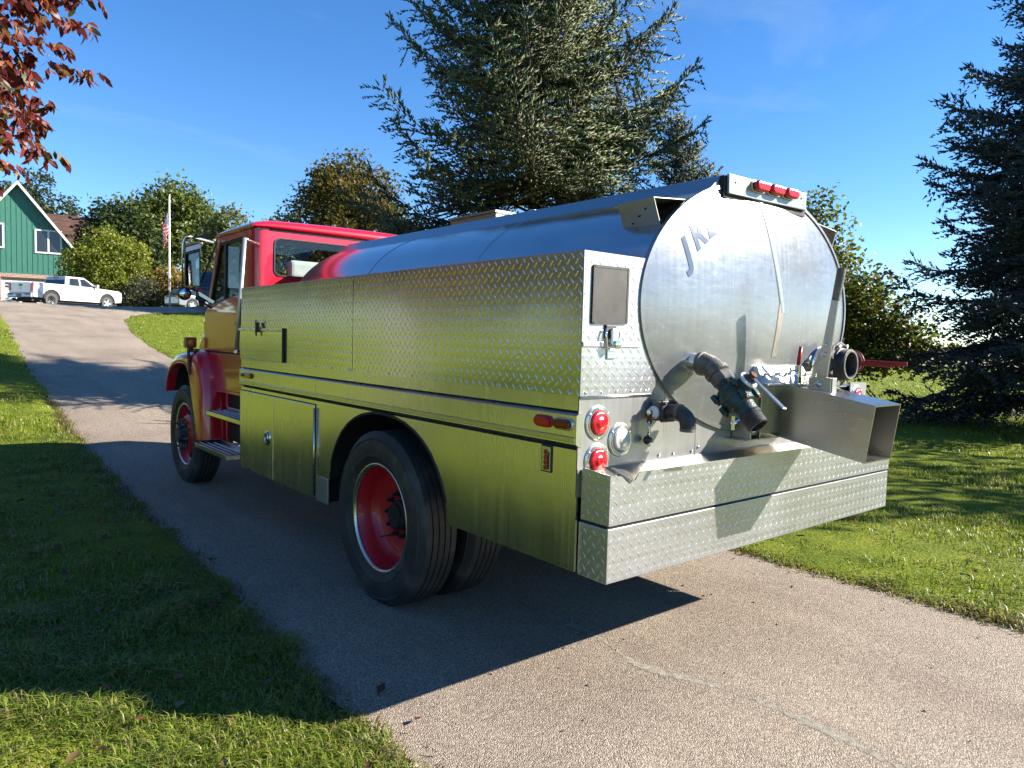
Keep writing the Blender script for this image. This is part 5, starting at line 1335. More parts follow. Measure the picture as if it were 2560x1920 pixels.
x, y = polar(20.0, 78.0)
broadleaf('plum_tree', x, y, [(0, 0, 8.0, 1.4, 1.6), (0.2, 0, 5.6, 1.8, 1.8)], 2600, 0.28, 'maroon leaved tree top showing between the two poplars', 36, [(0.09, 0.035, 0.03), (0.12, 0.05, 0.035)], trunk_r=0.15)
# shrubs by the house
x, y = polar(10.35, 62.0)
broadleaf('shrub', x, y, [(0, 0, 3.1, 2.8, 2.9), (-1.2, 0, 1.8, 2.0, 1.8), (1.4, 0, 1.7, 2.0, 1.7), (0.2, 0, 4.1, 1.7, 1.5)], 28000, 0.18, 'large rounded yellow green bush at the house corner behind the pickup', 37, [(0.20, 0.23, 0.032), (0.16, 0.19, 0.028), (0.25, 0.25, 0.036), (0.12, 0.15, 0.024)], cat='bush', trunk_r=0.09, clump=0.20, per=26, shell=0.86)
x, y = polar(12.5, 59.0)
broadleaf('shrub', x, y, [(0, 0, 1.25, 1.05, 1.2), (0.7, 0, 1.0, 0.9, 1.0), (-0.7, 0, 1.0, 0.8, 1.0)], 9000, 0.12, 'grey green twiggy bush left of the flagpole', 38, [(0.12, 0.125, 0.075), (0.085, 0.09, 0.055), (0.15, 0.15, 0.09)], cat='bush', trunk_r=0.05, bark='bark_grey', clump=0.2, per=22, shell=0.75)
x, y = polar(14.3, 60.0)
broadleaf('shrub', x, y, [(0, 0, 1.9, 1.3, 1.5), (1.2, 0, 1.5, 1.2, 1.4), (-0.9, 0, 1.4, 1.1, 1.2)], 7000, 0.17, 'golden orange bush behind the flagpole base', 39, [(0.28, 0.19, 0.035), (0.20, 0.16, 0.03), (0.30, 0.17, 0.03)], cat='bush', trunk_r=0.06, clump=0.24, per=24, shell=0.75)
x, y = polar(17.2, 57.0)
broadleaf('shrub', x, y, [(0, 0, 1.9, 1.8, 1.9), (2.0, 0, 2.0, 1.8, 2.0), (4.2, 0, 1.8, 1.8, 1.8)], 7000, 0.20, 'leafy green hedge mass seen through the cab side windows', 40, [(0.06, 0.085, 0.022), (0.085, 0.105, 0.028)], cat='bush', trunk_r=0.08, clump=0.35)
# oak on the right lawn
x, y = polar(64.2, 20.0)
broadleaf('oak_tree', x, y, [(-0.1, 0, 2.7, 1.25, 1.1), (0.75, -0.7, 2.0, 1.1, 0.8), (-0.6, 0.6, 2.1, 1.1, 0.9), (-0.45, 0.5, 3.8, 0.85, 0.9), (-0.55, 0.7, 4.8, 0.42, 0.75), (1.15, -1.1, 1.5, 0.8, 0.55), (0.1, 0.0, 1.3, 1.4, 0.6)], 15000, 0.115, 'young oak with glossy green leaves right of the tank end', 41, [(0.055, 0.085, 0.020), (0.08, 0.115, 0.024), (0.12, 0.145, 0.028), (0.16, 0.165, 0.035), (0.13, 0.09, 0.03)], trunk_r=0.08, bark='bark_grey', clump=0.21, per=16, shell=0.45)

# red leaved ash whose branches hang into the top left corner
def ash(x, y, seed):
    rr = np.random.default_rng(seed); zb = gz(x, y)
    root = empty('ash_tree', (x, y, zb)); tag(root, 'ash tree with dark red autumn leaves hanging in the top left corner', 'tree')
    tr = MB(); tr.tube([(x - 0.3, y, zb - 0.1), (x - 0.25, y, zb + 1.4), (x - 0.1, y + 0.1, zb + 3.0), (x, y, zb + 5.0), (x, y, zb + 7.0)], [0.16, 0.13, 0.11, 0.07, 0.02], 10)
    PS, DS = [], []
    for k in range(250):
        z = zb + rr.uniform(2.9, 7.6); az = rr.uniform(0, 6.283)
        Rm = 2.25 * math.sqrt(max(0.06, 1 - ((z - zb - 5.2) / 2.8) ** 2)) * rr.uniform(0.75, 1.05)
        h = np.array([math.cos(az), math.sin(az), 0]); s = np.array([-h[1], h[0], 0])
        curve = rr.uniform(-0.4, 0.4); rise = rr.uniform(0.05, 0.5)
        bp = lambda t: np.array([x, y, z - 0.35]) + h * Rm * t + s * curve * t * t + np.array([0, 0, rise * t - 0.25 * t * t])
        tr.tube([bp(t) for t in (0, 0.35, 0.7, 0.92)], [0.022, 0.011, 0.005, 0.002], 4) if k % 2 else None
        for t in np.arange(0.34, 1.05, 0.062):
            p = bp(t)
            for q in range(3):
                a2 = rr.uniform(0, 6.283); lf = np.array([math.cos(a2), math.sin(a2), -0.75 + rr.uniform(-0.3, 0.4)]); lf /= np.linalg.norm(lf)
                L = rr.uniform(0.12, 0.24); nl = 7
                for i in range(nl):
                    pt = p + lf * L * (0.35 + 0.65 * i / nl) + np.array([0, 0, -0.05 * (i / nl) ** 2])
                    sd = np.cross(lf, [0, 0, 1.0]) * (1 if i % 2 else -1)
                    PS.append(pt); DS.append(lf * 0.55 + sd * 0.75 + np.array([0, 0, -0.65]) + rr.normal(size=3) * 0.25)
    P = np.array(PS); Dv = np.array(DS); Dv /= np.linalg.norm(Dv, axis=1, keepdims=True); N = len(P)
    keep = rr.random(N) < 0.9; P, Dv = P[keep], Dv[keep]; N = len(P)
    r = rr.normal(size=(N, 3)); u = np.cross(Dv, r); u /= np.linalg.norm(u, axis=1, keepdims=True); nn = np.cross(Dv, u)
    L = rr.uniform(0.07, 0.14, N)[:, None]; w = L * 0.20
    V = np.stack([P, P + Dv * L * 0.35 + u * w + nn * w * .4, P + Dv * L * 0.35 - u * w + nn * w * .4, P + Dv * L * 0.72 + u * w * .75, P + Dv * L * 0.72 - u * w * .75, P + Dv * L - nn * w * .5], 1).reshape(-1, 3)
    f = np.array([(0, 1, 2), (2, 1, 3), (2, 3, 4), (4, 3, 5)]); F = ((np.arange(N) * 6)[:, None, None] + f[None]).reshape(-1, 3)
    ts = np.array([(0.14, 0.022, 0.020), (0.20, 0.035, 0.028), (0.095, 0.020, 0.018), (0.24, 0.07, 0.035), (0.07, 0.03, 0.018), (0.22, 0.13, 0.03), (0.06, 0.065, 0.015)])
    C = ts[rr.choice(7, N, p=[.24, .2, .2, .13, .13, .05, .05])] * rr.uniform(0.7, 1.25, (N, 1))
    tr.build('trunk', MAT['bark_grey'], root, smooth=True)
    link('crown', np_mesh('crown', V - np.array([x, y, zb]), F, np.repeat(C, 6, 0)), root, MAT['leaves'])
x, y = polar(-5.6, 8.6)
ash(x, y, 51)

# trees across the left lawn: the truck's polished side mirrors them
for i, (az, D, H, r_, tint, lab) in enumerate((
    (-15, 40, 8, 3.2, [(0.08, 0.10, 0.025), (0.11, 0.12, 0.03)], 'green tree on the left lawn mirrored in the cab door'),
    (-26.5, 36, 8, 3.0, [(0.28, 0.13, 0.03), (0.22, 0.10, 0.03)], 'orange autumn tree mirrored in the middle of the truck side'),
    (-35, 38, 9, 3.6, [(0.05, 0.07, 0.02), (0.07, 0.085, 0.022)], 'dark green tree mirrored in the truck side'),
    (-43, 22, 9, 3.4, [(0.10, 0.07, 0.03), (0.06, 0.06, 0.022)], 'brown green tree mirrored near the rear of the truck side'),
    (-56, 26, 10, 4.0, [(0.04, 0.055, 0.02), (0.06, 0.07, 0.02)], 'dark tree beyond the left lawn behind the camera'),
    (-78, 34, 10, 4.2, [(0.06, 0.07, 0.02), (0.09, 0.085, 0.025)], 'broad tree far to the left of the lane'))):
    x, y = polar(az, D)
    broadleaf('lawn_tree', x, y, [(0, 0, H * 0.62, r_, H * 0.30), (r_ * 0.5, 0.3, H * 0.45, r_ * 0.8, H * 0.25), (-r_ * 0.5, -0.3, H * 0.45, r_ * 0.8, H * 0.25), (0, 0, H * 0.30, r_ * 0.9, H * 0.2)], 3800, 0.36, lab, 60 + i, tint, trunk_r=0.2, clump=0.5, group=None)
# hedge row of mixed trees that closes the left lawn
rowlab = ['low olive tree', 'bronze tree', 'bushy dark tree', 'yellow green tree', 'dense brown tree', 'round green tree']
rowtint = [[(0.10, 0.11, 0.028), (0.07, 0.085, 0.022)], [(0.17, 0.10, 0.03), (0.11, 0.085, 0.026)], [(0.035, 0.05, 0.018), (0.05, 0.065, 0.02)], [(0.16, 0.16, 0.03), (0.11, 0.12, 0.026)], [(0.12, 0.075, 0.03), (0.08, 0.06, 0.024)], [(0.06, 0.085, 0.02), (0.085, 0.11, 0.026)]]
for i, az in enumerate(range(-10, -76, -5)):
    x, y = polar(az + (i % 3) * 0.8, 44 + 5 * math.sin(i * 1.7)); H = 8.5 + 2 * math.sin(i * 2.3)
    broadleaf('row_tree', x, y, [(0, 0, H * 0.6, 2.9, H * 0.36), (2.0, 0.2, H * 0.34, 2.4, H * 0.3), (-2.0, 0.2, H * 0.34, 2.4, H * 0.3)], 2600, 0.5, '%s in the row closing the left lawn, %s from the lane' % (rowlab[i % 6], ['first', 'second', 'third', 'fourth', 'fifth', 'sixth', 'seventh', 'eighth', 'ninth', 'tenth', 'eleventh', 'twelfth', 'thirteenth', 'fourteenth'][i]), 90 + i, rowtint[i % 6], trunk_r=0.2, clump=0.6, group='trees closing the left lawn')
# tree to the right, outside the picture, whose shade falls across the right lawn
broadleaf('lawn_tree', 15.5, -5.2, [(0, 0, 6.0, 2.4, 2.0), (1.3, 0.6, 4.6, 2.0, 1.6), (-1.3, -0.6, 4.6, 2.0, 1.6)], 1500, 0.22, 'leafy tree off to the right that shades the lawn', 71, [(0.07, 0.095, 0.024), (0.09, 0.11, 0.028)], trunk_r=0.18, clump=0.4)

# ================================================================== the green house
def house():
    hx, hy = polar(5.2, 68.0)
    rot = R(-9)
    zb = 2.55
    root = empty('house', (hx, hy, zb), rot); tag(root, 'green house with board siding over brick garage and brown shingle roof', 'house')
    HW, EZ, PZ, BZ = 4.15, 4.6, 10.0, 3.1   # half width, eave height, peak, brick height
    L = 12.0
    t = NT('green_board'); n1 = t.noise(3, 4, 0.6, t.map((6, 6, 0.7)))
    t.set(Base_Color=t.ramp(n1, [(0.3, (0.030, 0.135, 0.100)), (0.7, (0.045, 0.185, 0.135))]), Roughness=0.7); MAT['green_board'] = t.m
    t = NT('brick_wall'); b = t.n.new('ShaderNodeTexBrick'); t.l.new(t.map((1, 1, 1), rot=(R(90), 0, 0)), b.inputs['Vector'])
    for k, v in (('Color1', (0.36, 0.16, 0.10, 1)), ('Color2', (0.28, 0.11, 0.07, 1)), ('Mortar', (0.50, 0.46, 0.40, 1))): b.inputs[k].default_value = v
    b.inputs['Scale'].default_value = 1.0; b.inputs['Brick Width'].default_value = 0.26; b.inputs['Row Height'].default_value = 0.105; b.inputs['Mortar Size'].default_value = 0.012
    t.set(Base_Color=b.outputs[0], Roughness=0.85); t.bump(b.outputs[1], 0.4, 0.01); MAT['brick_wall'] = t.m
    t = NT('shingle'); b = t.n.new('ShaderNodeTexBrick'); t.l.new(t.map((1, 1, 1), rot=(R(50), 0, 0)), b.inputs['Vector'])
    for k, v in (('Color1', (0.10, 0.048, 0.034, 1)), ('Color2', (0.066, 0.034, 0.025, 1)), ('Mortar', (0.05, 0.026, 0.02, 1))): b.inputs[k].default_value = v
    b.inputs['Scale'].default_value = 1.0; b.inputs['Brick Width'].default_value = 0.45; b.inputs['Row Height'].default_value = 0.16; b.inputs['Mortar Size'].default_value = 0.012
    t.set(Base_Color=b.outputs[0], Roughness=0.9); MAT['shingle'] = t.m
    plain('trim_white', (0.72, 0.71, 0.66), 0.6); plain('garage_white', (0.70, 0.69, 0.64), 0.55); plain('soffit_brown', (0.10, 0.05, 0.03), 0.7)
    W_ = lambda m, nm, mt, par=None, **k: m.build(nm, MAT[mt], par or root, org='local', **k)
    # core walls behind the boards
    W_(MB().prism([(-HW, BZ), (HW, BZ), (HW, EZ), (0, PZ - 0.05), (-HW, EZ)], 0.03, L, 'y'), 'wall', 'green_board')
    # brick storey with garage opening
    gx0, gx1, gz_ = -1.15, 3.6, 2.78
    br = MB(); br.box(-HW, gx0, -0.02, 0.3, -0.4, BZ); br.box(gx1, HW, -0.02, 0.3, -0.4, BZ); br.box(gx0, gx1, -0.02, 0.3, gz_, BZ)
    br.box(-HW, -HW + 0.3, 0.3, L, -0.4, BZ); br.box(HW - 0.3, HW, 0.3, L, -0.4, BZ)
    W_(br, 'brick_wall', 'brick_wall')
    W_(MB().box(gx0, gx1, -0.035, 0.12, gz_ - 0.07, gz_ + 0.01), 'lintel', 'soffit_brown')
    W_(MB().box(-HW - 0.02, HW + 0.02, -0.03, 0.0, BZ - 0.03, BZ + 0.04), 'sill_board', 'green_board')
    gd = W_(MB().box(gx0, gx1, 0.12, 0.17, -0.4, gz_ - 0.07), 'garage_door', 'garage_white')
    for k in range(1, 4): W_(MB().box(gx0, gx1, 0.112, 0.121, -0.4 + k * 0.62 - 0.012, -0.4 + k * 0.62 + 0.012), 'panel_joint', 'soffit_brown', gd)
    for g in range(2):
        for r in range(2):
            for c in range(5):
                x = gx0 + 0.25 + g * 2.35 + c * 0.42
                W_(MB().box(x, x + 0.32, 0.110, 0.118, 1.98 + r * 0.24, 2.14 + r * 0.24), 'pane', 'dark_glass_pane', gd)
    # vertical boards, each cut to the gable, with battens over the joints
    bw = 0.34; nbd = int(2 * HW / bw)
    top = lambda x: EZ + (PZ - EZ) * (1 - abs(x) / HW) - 0.06
    wins = [(1.15, 2.95, 4.05 + 0.28, 5.75), (-2.75, -1.25, 4.35, 5.80)]
    for i in range(nbd + 1):
        x0 = -HW + i * bw; x1 = min(x0 + bw - 0.018, HW - 0.01)
        if x1 - x0 < 0.05: continue
        pts = [(x0, BZ + 0.03), (x1, BZ + 0.03), (x1, top(x1))] + ([(0, top(0))] if x0 < 0 < x1 else []) + [(x0, top(x0))]
        W_(MB().prism(pts, 0.0, 0.03, 'y'), 'board', 'green_board')
        xb = x1 + 0.009
        if abs(xb) < HW - 0.05: W_(MB().box(xb - 0.028, xb + 0.028, -0.022, 0.0, BZ + 0.04, top(xb) - 0.02), 'batten', 'green_board')
    def window(x0, x1, z0, z1, split):
        f = MB()
        for a in ((x0, x1, z0, z0 + 0.12), (x0, x1, z1 - 0.12, z1), (x0, x0 + 0.12, z0 + 0.12, z1 - 0.12), (x1 - 0.12, x1, z0 + 0.12, z1 - 0.12)): f.box(a[0], a[1], -0.07, -0.02, a[2], a[3])
        if split: f.box((x0 + x1) / 2 - 0.06, (x0 + x1) / 2 + 0.06, -0.065, -0.02, z0 + 0.12, z1 - 0.12)
        w = W_(f, 'window', 'trim_white')
        W_(MB().box(x0 + 0.1, x1 - 0.1, -0.035, -0.028, z0 + 0.1, z1 - 0.1), 'pane', 'dark_glass_pane', w)
    window(1.05, 2.85, 4.75, 6.6, True); window(-2.2, -0.9, 4.95, 6.85, False)
    # roof of the gable and the wing beyond
    th = 0.14; oh = 0.32
    k = (PZ - EZ) / HW
    for s in (-1, 1):
        pts = [(0, PZ + 0.02), (s * (HW + oh), EZ - oh * k + 0.02), (s * (HW + oh), EZ - oh * k + th + 0.04), (0, PZ + th + 0.06)]
        r = W_(MB().prism(pts, -0.42, L + 0.3, 'y'), 'roof', 'shingle')
        pts = [(0, PZ - 0.16), (s * (HW + oh), EZ - oh * k - 0.16), (s * (HW + oh), EZ - oh * k + 0.10), (0, PZ + 0.12)]
        W_(MB().prism(pts, -0.46, -0.42, 'y'), 'barge_board', 'trim_white', r)
    wx0, wx1 = HW - 1.0, HW + 1.6
    W_(MB().box(wx0, wx1, 5.2, 10.2, -0.4, 4.3), 'wing_wall', 'brick_wall')
    W_(MB().add([(wx0 - 2.0, 4.7, 4.1), (wx1 + 0.35, 4.7, 4.1), (wx1 + 0.1, 7.8, 8.9), (wx0 - 2.5, 7.8, 8.9), (wx0 - 2.0, 10.6, 4.1), (wx1 + 0.35, 10.6, 4.1)], [(0, 1, 2, 3), (3, 2, 5, 4), (1, 5, 2), (0, 3, 4), (0, 4, 5, 1)]), 'wing_roof', 'shingle')
    W_(MB().box(wx0 - 2.0, wx1 + 0.37, 4.66, 4.72, 4.0, 4.16), 'gutter', 'trim_white')
plain('dark_glass_pane', (0.02, 0.025, 0.03), 0.06, 0.0, 0.2, 3, Specular_IOR_Level=0.8)
house()

# ================================================================== vehicles by the house
def arch(cx, cz, r, n=10): return [(cx - r * math.cos(math.pi * i / n), cz + r * math.sin(math.pi * i / n)) for i in range(n + 1)]
def car_wheel(root, x, y, r, w, rim):
    s = 1 if y > 0 else -1
    wt = empty('wheel', (x, y, r), 0, root)
    MB().lathe([(0, r * 0.62), (-0.02, r * 0.75), (-0.015, r * 0.93), (0.03, r), (w - 0.03, r), (w, r * 0.9), (w, r * 0.62)], (0, 0, 0), (0, -s, 0), 28, close=True).build('tyre', MAT['tyre_dusty'], wt, auto=35, org='local')
    m = MB(); m.lathe([(0.0, r * 0.63), (0.03, r * 0.60), (0.05, r * 0.52), (0.06, 0.0)], (0, 0, 0), (0, -s, 0), 24)
    m.build('rim_barrel', MAT['chassis_black'], wt, auto=35, org='local')
    m = MB()
    for i in range(5):
        a = 2 * math.pi * i / 5; m.bar((r * 0.1 * math.cos(a), s * 0.0, r * 0.1 * math.sin(a)), (r * 0.6 * math.cos(a), s * 0.0, r * 0.6 * math.sin(a)), 0.10, 0.03, (0, 1, 0))
    m.lathe([(0, 0.09), (-0.015, 0.06)], (0, 0, 0), (0, -s, 0), 12)
    m.build('rim', MAT[rim], wt, org='local')
def L_(m, root, nm, mt, par=None, **k): return m.build(nm, MAT[mt], par or root, org='local', **k)

def pickup():
    # local axes: +x forward, +y to its left; origin on the ground between the axles
    px, py = polar(7.95, 52.0)
    root = empty('pickup_truck', (px, py, gz(px, py) - 0.03), R(90 - 60)); tag(root, 'white crew cab pickup truck parked at the top of the driveway', 'truck')
    hw = 1.0; rw = 0.40; xr_, xf = -1.85, 1.85
    lower = [(-2.95, 0.62), (-2.93, 0.52), (xr_ - 0.52, 0.50)] + arch(xr_, 0.47, 0.50) + [(xr_ + 0.52, 0.42), (xf - 0.52, 0.42)] + arch(xf, 0.47, 0.50) + [(xf + 0.52, 0.45), (2.85, 0.50), (2.92, 0.80), (2.88, 1.10), (2.70, 1.20), (1.25, 1.28), (-1.0, 1.30), (-2.90, 1.32), (-2.94, 1.0)]
    b = L_(MB().prism(lower, -hw, hw, 'y'), root, 'body', 'truck_white', bevel=0.05, seg=3)
    # cabin greenhouse, tapered
    zb, zt = 1.27, 1.88
    bot = [(-0.98, zb), (1.30, zb)]; topx = (-0.80, 0.42)
    cab = MB().hexa([(-0.98, -hw + .02, zb), (1.32, -hw + .02, zb), (1.32, hw - .02, zb), (-0.98, hw - .02, zb)], [(-0.80, -hw + .20, zt), (0.40, -hw + .20, zt), (0.40, hw - .20, zt), (-0.80, hw - .20, zt)])
    L_(cab, root, 'cabin', 'truck_white', bevel=0.07, seg=3)
    def sidepane(pts, nm='side_window'):
        for s in (-1, 1):
            def P(x, z): return (x, s * (hw - .02 - 0.18 * (z - zb) / (zt - zb) + 0.006), z)
            vs = [P(*p) for p in pts]; vs2 = [(v[0], v[1] - s * 0.01, v[2]) for v in vs]; n_ = len(vs)
            L_(MB().add(vs + vs2, [tuple(range(n_)), tuple(range(2 * n_ - 1, n_ - 1, -1))] + [(i, (i + 1) % n_, n_ + (i + 1) % n_, n_ + i) for i in range(n_)]), root, nm, 'dark_glass_pane')
    sidepane([(-0.72, 1.33), (-0.02, 1.33), (-0.02, 1.77), (-0.60, 1.77)]); sidepane([(0.08, 1.33), (1.02, 1.32), (0.42, 1.76), (0.08, 1.77)])
    L_(MB().add([(-0.965, -0.84, 1.36), (-0.965, 0.84, 1.36), (-0.825, 0.74, 1.78), (-0.825, -0.74, 1.78)], [(0, 1, 2, 3)]), root, 'rear_window', 'dark_glass_pane')
    L_(MB().add([(1.27, -0.86, 1.32), (1.27, 0.86, 1.32), (0.48, 0.72, 1.80), (0.48, -0.72, 1.80)], [(0, 1, 2, 3)]), root, 'windshield', 'dark_glass_pane')
    L_(MB().box(-0.86, -0.80, -0.25, 0.25, 1.80, 1.85), root, 'brake_lamp', 'lens_dark_red', bevel=0.01)
    # load bed cut as a dark recess with rails
    L_(MB().box(-2.86, -1.02, -0.82, 0.82, 1.318, 1.327), root, 'bed_liner', 'chassis_black')
    for s in (-1, 1): L_(MB().box(-2.92, -1.0, s * 0.91 - 0.08, s * 0.91 + 0.08, 1.30, 1.35), root, 'bed_rail', 'truck_white', bevel=0.02)
    tg = L_(MB().box(-2.975, -2.93, -0.80, 0.80, 0.76, 1.34), root, 'tailgate', 'truck_white', bevel=0.02)
    L_(MB().box(-2.985, -2.97, -0.14, 0.14, 1.13, 1.25), root, 'tailgate_handle', 'black_plastic', tg, bevel=0.01)
    em = [(-0.15, -0.02), (-0.06, -0.02), (-0.06, -0.05), (0.06, -0.05), (0.06, -0.02), (0.15, -0.02), (0.13, 0.03), (0.06, 0.03), (0.06, 0.055), (-0.06, 0.055), (-0.06, 0.03), (-0.13, 0.03)]
    plain('emblem_gold', (0.55, 0.33, 0.10), 0.3, 0.6)
    L_(MB().prism([(a, 1.0 + c) for a, c in em], -2.985, -2.973, 'x'), root, 'emblem', 'emblem_gold', tg)
    for s in (-1, 1):
        L_(MB().box(-2.985, -2.80, s * 0.90 - 0.095, s * 0.90 + 0.105 if s > 0 else s * 0.90 + 0.095, 0.88, 1.28), root, 'tail_light', 'lens_red', bevel=0.02)
    bp_ = L_(MB().prism([(-3.10, 0.50), (-2.94, 0.48), (-2.94, 0.74), (-3.08, 0.72)], -0.96, 0.96, 'y'), root, 'rear_bumper', 'rear_sheet', bevel=0.03)
    L_(MB().box(-3.11, -3.095, -0.18, 0.18, 0.53, 0.68), root, 'licence_plate', 'mirror_back', bp_)
    for s in (-1, 1): L_(MB().box(-3.11, -3.06, s * 0.72 - 0.17, s * 0.72 + 0.17, 0.63, 0.70), root, 'bumper_step', 'black_plastic', bp_)
    L_(MB().box(-3.22, -2.9, -0.05, 0.05, 0.38, 0.46), root, 'tow_hitch', 'chrome', bevel=0.01)
    L_(MB().box(-2.9, 2.7, -0.8, 0.8, 0.28, 0.46), root, 'underbody', 'chassis_black')
    for s in (-1, 1):
        for cx in (xr_, xf):
            m = MB(); a = arch(cx, 0.47, 0.50); a2 = arch(cx, 0.47, 0.55)
            m.prism(a2 + a[::-1], s * (hw - 0.01), s * (hw + 0.02), 'y'); L_(m, root, 'arch_trim', 'black_plastic')
            m = MB(); m.prism(arch(cx, 0.47, 0.495), s * (hw - 0.35), s * (hw - 0.02), 'y'); L_(m, root, 'wheel_well', 'chassis_black')
            car_wheel(root, cx, s * (hw - 0.02), rw, 0.26, 'chrome')
        for x in (0.02, 1.12):
            L_(MB().box(x - 0.006, x + 0.006, s * (hw + 0.001) - 0.002, s * (hw + 0.001) + 0.002, 0.50, 1.27), root, 'door_seam', 'mirror_back')
        for x in (0.12, -0.72): L_(MB().box(x, x + 0.2, s * (hw + 0.012) - 0.012, s * (hw + 0.012) + 0.012, 1.08, 1.12), root, 'door_handle', 'chrome', bevel=0.008)
        L_(MB().box(0.95, 1.08, s * (hw + 0.13) - 0.12, s * (hw + 0.13) + 0.12, 1.30, 1.50), root, 'side_mirror', 'truck_white', bevel=0.04)
        L_(MB().box(2.70, 2.94, s * 0.80 - 0.15, s * 0.80 + 0.15, 0.92, 1.12), root, 'headlight', 'lens_clear', bevel=0.03)
    L_(MB().box(2.88, 2.97, -0.62, 0.62, 0.70, 1.10), root, 'grille', 'chrome', bevel=0.02)
pickup()

def car(name, az, D, rot, length, hgt_, mat, label):
    px, py = polar(az, D)
    root = empty(name, (px, py, gz(px, py)), rot); tag(root, label, 'car')
    h = length / 2; hw = 0.92; rw = 0.34; xa = h * 0.58
    low = [(-h, 0.45), (-h + 0.05, 0.32), (-xa - 0.42, 0.28)] + arch(-xa, 0.36, 0.39) + [(xa - 0.42, 0.25)] + arch(xa, 0.36, 0.39) + [(h - 0.05, 0.30), (h, 0.55), (h - 0.08, 0.78), (h * 0.42, 0.98), (-h + 0.10, 1.02), (-h, 0.85)]
    L_(MB().prism(low, -hw, hw, 'y'), root, 'body', mat, bevel=0.07, seg=3)
    zb, zt = 0.97, hgt_
    L_(MB().hexa([(-h + .15, -hw + .04, zb), (h * 0.48, -hw + .04, zb), (h * 0.48, hw - .04, zb), (-h + .15, hw - .04, zb)], [(-h + .45, -hw + .24, zt), (h * 0.10, -hw + .24, zt), (h * 0.10, hw - .24, zt), (-h + .45, hw - .24, zt)]), root, 'cabin', mat, bevel=0.08, seg=3)
    for s in (-1, 1):
        def P(x, z): return (x, s * (hw - .04 - 0.20 * (z - zb) / (zt - zb) + 0.008), z)
        for pts in ([(-h + .42, zb + .06), (-0.42, zb + .06), (-0.42, zt - .10), (-h + .58, zt - .10)], [(-0.34, zb + .06), (h * 0.40, zb + .06), (h * 0.10, zt - .10), (-0.34, zt - .10)]):
            L_(MB().add([P(*p) for p in pts], [(0, 1, 2, 3)]), root, 'side_window', 'dark_glass_pane')
        for cx in (-xa, xa):
            L_(MB().prism(arch(cx, 0.36, 0.385), s * (hw - 0.3), s * (hw - 0.005), 'y'), root, 'wheel_well', 'chassis_black'); car_wheel(root, cx, s * (hw - 0.01), rw, 0.22, 'chrome')
        L_(MB().box(-h - 0.01, -h + 0.15, s * 0.70 - 0.16, s * 0.70 + 0.16, 0.74, 0.94), root, 'tail_light', 'lens_red', bevel=0.02)
        L_(MB().box(h - 0.25, h - 0.03, s * 0.66 - 0.18, s * 0.66 + 0.18, 0.62, 0.78), root, 'headlight', 'lens_clear', bevel=0.03)
        L_(MB().box(h * 0.30, h * 0.38, s * (hw + 0.08) - 0.08, s * (hw + 0.08) + 0.08, zb, zb + 0.14), root, 'side_mirror', mat, bevel=0.03)
    yb_ = hw - .2
    L_(MB().add([(-h + .17, -yb_, zb + .08), (-h + .17, yb_, zb + .08), (-h + .42, yb_ - .1, zt - .1), (-h + .42, -yb_ + .1, zt - .1)], [(0, 1, 2, 3)]), root, 'rear_window', 'dark_glass_pane')
    L_(MB().add([(h * .47, -yb_, zb + .05), (h * .47, yb_, zb + .05), (h * .14, yb_ - .1, zt - .08), (h * .14, -yb_ + .1, zt - .08)], [(0, 1, 2, 3)]), root, 'windshield', 'dark_glass_pane')
car('sedan', 16.3, 56, R(90 - 75), 4.7, 1.45, 'car_silver', 'silver sedan parked behind the flagpole')
car('van', 17.6, 46.5, R(90 - 30), 5.0, 1.95, 'car_dark', 'dark blue van parked beside the silver sedan')

# ================================================================== flagpole and flag
fx, fy = polar(14.1, 46.5)
fp = empty('flagpole', (fx, fy, gz(fx, fy))); tag(fp, 'tall white flagpole on the lawn by the bushes', 'flagpole')
MB().tube([(fx, fy, gz(fx, fy) - 0.1), (fx, fy, gz(fx, fy) + 3), (fx, fy, gz(fx, fy) + 6.4)], [0.05, 0.045, 0.032], 12).build('pole', MAT['white_plastic'], fp, smooth=True)
MB().lathe([(0.05 * -math.cos(R(a)), 0.001 + 0.05 * math.sin(R(a))) for a in range(0, 181, 20)], (fx, fy, gz(fx, fy) + 6.43), (0, 0, 1), 14).build('finial', MAT['emblem_gold'], fp, smooth=True)
MB().tube([(fx - 0.06, fy - 0.02, gz(fx, fy) + 1.0), (fx - 0.05, fy - 0.02, gz(fx, fy) + 6.3)], 0.006, 5).build('halyard', MAT['white_plastic'], fp)
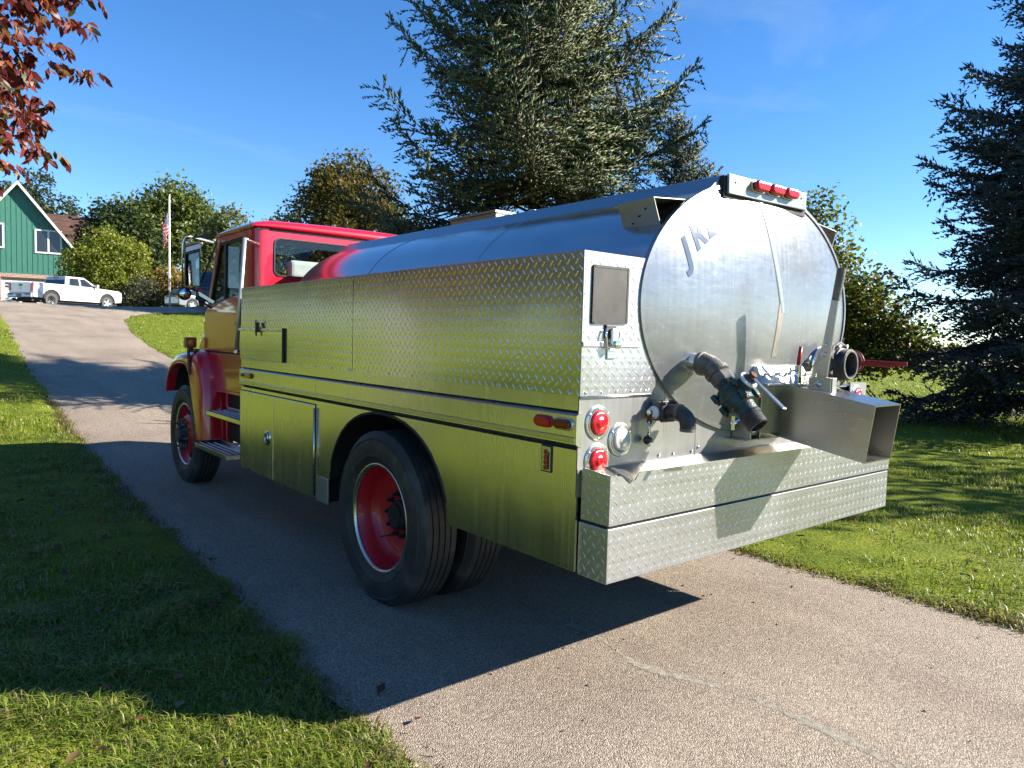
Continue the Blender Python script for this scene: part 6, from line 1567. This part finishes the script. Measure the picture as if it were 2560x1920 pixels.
def flag():
    t = NT('flag_cloth'); uv = t.n.new('ShaderNodeUVMap'); sx = t.n.new('ShaderNodeSeparateXYZ'); t.l.new(uv.outputs[0], sx.inputs[0])
    st = t.mth('GREATER_THAN', t.mth('FRACT', t.mth('ADD', t.mth('MULTIPLY', sx.outputs[1], 6.5), 0.0)), 0.5)
    c = t.mix((0.42, 0.02, 0.03), (0.75, 0.74, 0.72), st)
    canton = t.mth('MULTIPLY', t.mth('LESS_THAN', sx.outputs[0], 0.4), t.mth('GREATER_THAN', sx.outputs[1], 0.4615))
    dots = t.voro(1.0, None, out='Distance'); dn = dots.node; mp = t.n.new('ShaderNodeMapping'); mp.inputs['Scale'].default_value = (24, 17, 0); t.l.new(uv.outputs[0], mp.inputs[0]); t.l.new(mp.outputs[0], dn.inputs['Vector']); dn.inputs['Randomness'].default_value = 0.0
    star = t.mth('LESS_THAN', dots, 0.28)
    cc = t.mix((0.02, 0.035, 0.16), (0.75, 0.75, 0.75), star)
    t.set(Base_Color=t.mix(c, cc, canton), Roughness=0.8); MAT['flag_cloth'] = t.m
    nu, nv = 30, 20; H0 = gz(fx, fy) + 5.45; fh = 1.25
    V = []; UV = []
    for j in range(nv + 1):
        for i in range(nu + 1):
            u, v = i / nu, j / nv
            # limp cloth: fly end folds down beside the pole
            x = -0.07 - 0.30 * u ** 0.8 * (0.5 + 0.5 * v) - 0.06 * math.sin(u * 14 + v * 2) * u
            yy = 0.10 * math.sin(u * 16 + 1.3 * v) * (0.25 + u)
            z = H0 - (1 - v) * fh * (0.92) - 0.85 * u ** 1.15 - 0.04 * math.sin(u * 9)
            V.append((fx + x, fy + yy, z)); UV.append((u, v))
    F = [(j * (nu + 1) + i, j * (nu + 1) + i + 1, (j + 1) * (nu + 1) + i + 1, (j + 1) * (nu + 1) + i) for j in range(nv) for i in range(nu)]
    me = np_mesh('flag', np.array(V) - np.array([fx, fy, H0]), np.array(F))
    l = me.uv_layers.new(name='UVMap')
    for p in me.polygons:
        for li in p.loop_indices: l.data[li].uv = UV[me.loops[li].vertex_index]
    o = link('flag', me, None, MAT['flag_cloth'], True); o.location = (fx, fy, H0)
    s = o.modifiers.new('thick', 'SOLIDIFY'); s.thickness = 0.004
    tag(o, 'limp red and white striped flag hanging beside the white pole', 'flag')
flag()

# ================================================================== litter of leaves and crumbs of stone
def fallen():
    rr = np.random.default_rng(5)
    N = 420
    side_ = rr.random(N) < 0.72
    x = np.where(side_, rr.uniform(-2.4, -0.5, N), rr.uniform(2.5, 6.0, N)); y = np.where(side_, rr.uniform(0.2, 7.0, N), rr.uniform(-0.5, 5, N))
    P = np.stack([x, y, hgt(x, y) + rr.uniform(0.03, 0.06, N)], -1)
    on = (x > xl(y)) & (x < xr(y)); P[on, 2] = hgt(x, y)[on] + 0.02
    ts = np.array([(0.20, 0.09, 0.04), (0.14, 0.05, 0.03), (0.26, 0.17, 0.07), (0.10, 0.05, 0.03)])
    V, F, C = leafcards(P, rr.normal(size=(N, 3)) * 0.35 + np.array([0, 0, 1.0]), rr.uniform(0.03, 0.065, N), ts[rr.integers(0, 4, N)], rr)
    o = link('fallen_leaves', np_mesh('fallen_leaves', V, F, C), None, MAT['leaves']); tag(o, 'scattered brown fallen leaves lying in the grass', 'leaves', kind='stuff')
    plain('pebble', (0.10, 0.09, 0.08), 0.85, 0, 0.4, 40)
    m = MB()
    for k in range(60):
        px, py = rr.uniform(-0.4, 2.65), rr.uniform(-1.2, 1.4); s = rr.uniform(0.004, 0.011)
        a = rr.uniform(0, 6.28, 5)
        m.add([(px + s * math.cos(q) * rr.uniform(.7, 1.3), py + s * math.sin(q) * rr.uniform(.7, 1.3), 0.013) for q in sorted(a)] + [(px, py, 0.013 + s)], [(0, 1, 5), (1, 2, 5), (2, 3, 5), (3, 4, 5), (4, 0, 5)])
    o = m.build('stone_crumbs', MAT['pebble']); tag(o, 'loose dark stone crumbs scattered over the asphalt lane', 'stones', kind='stuff')
fallen()
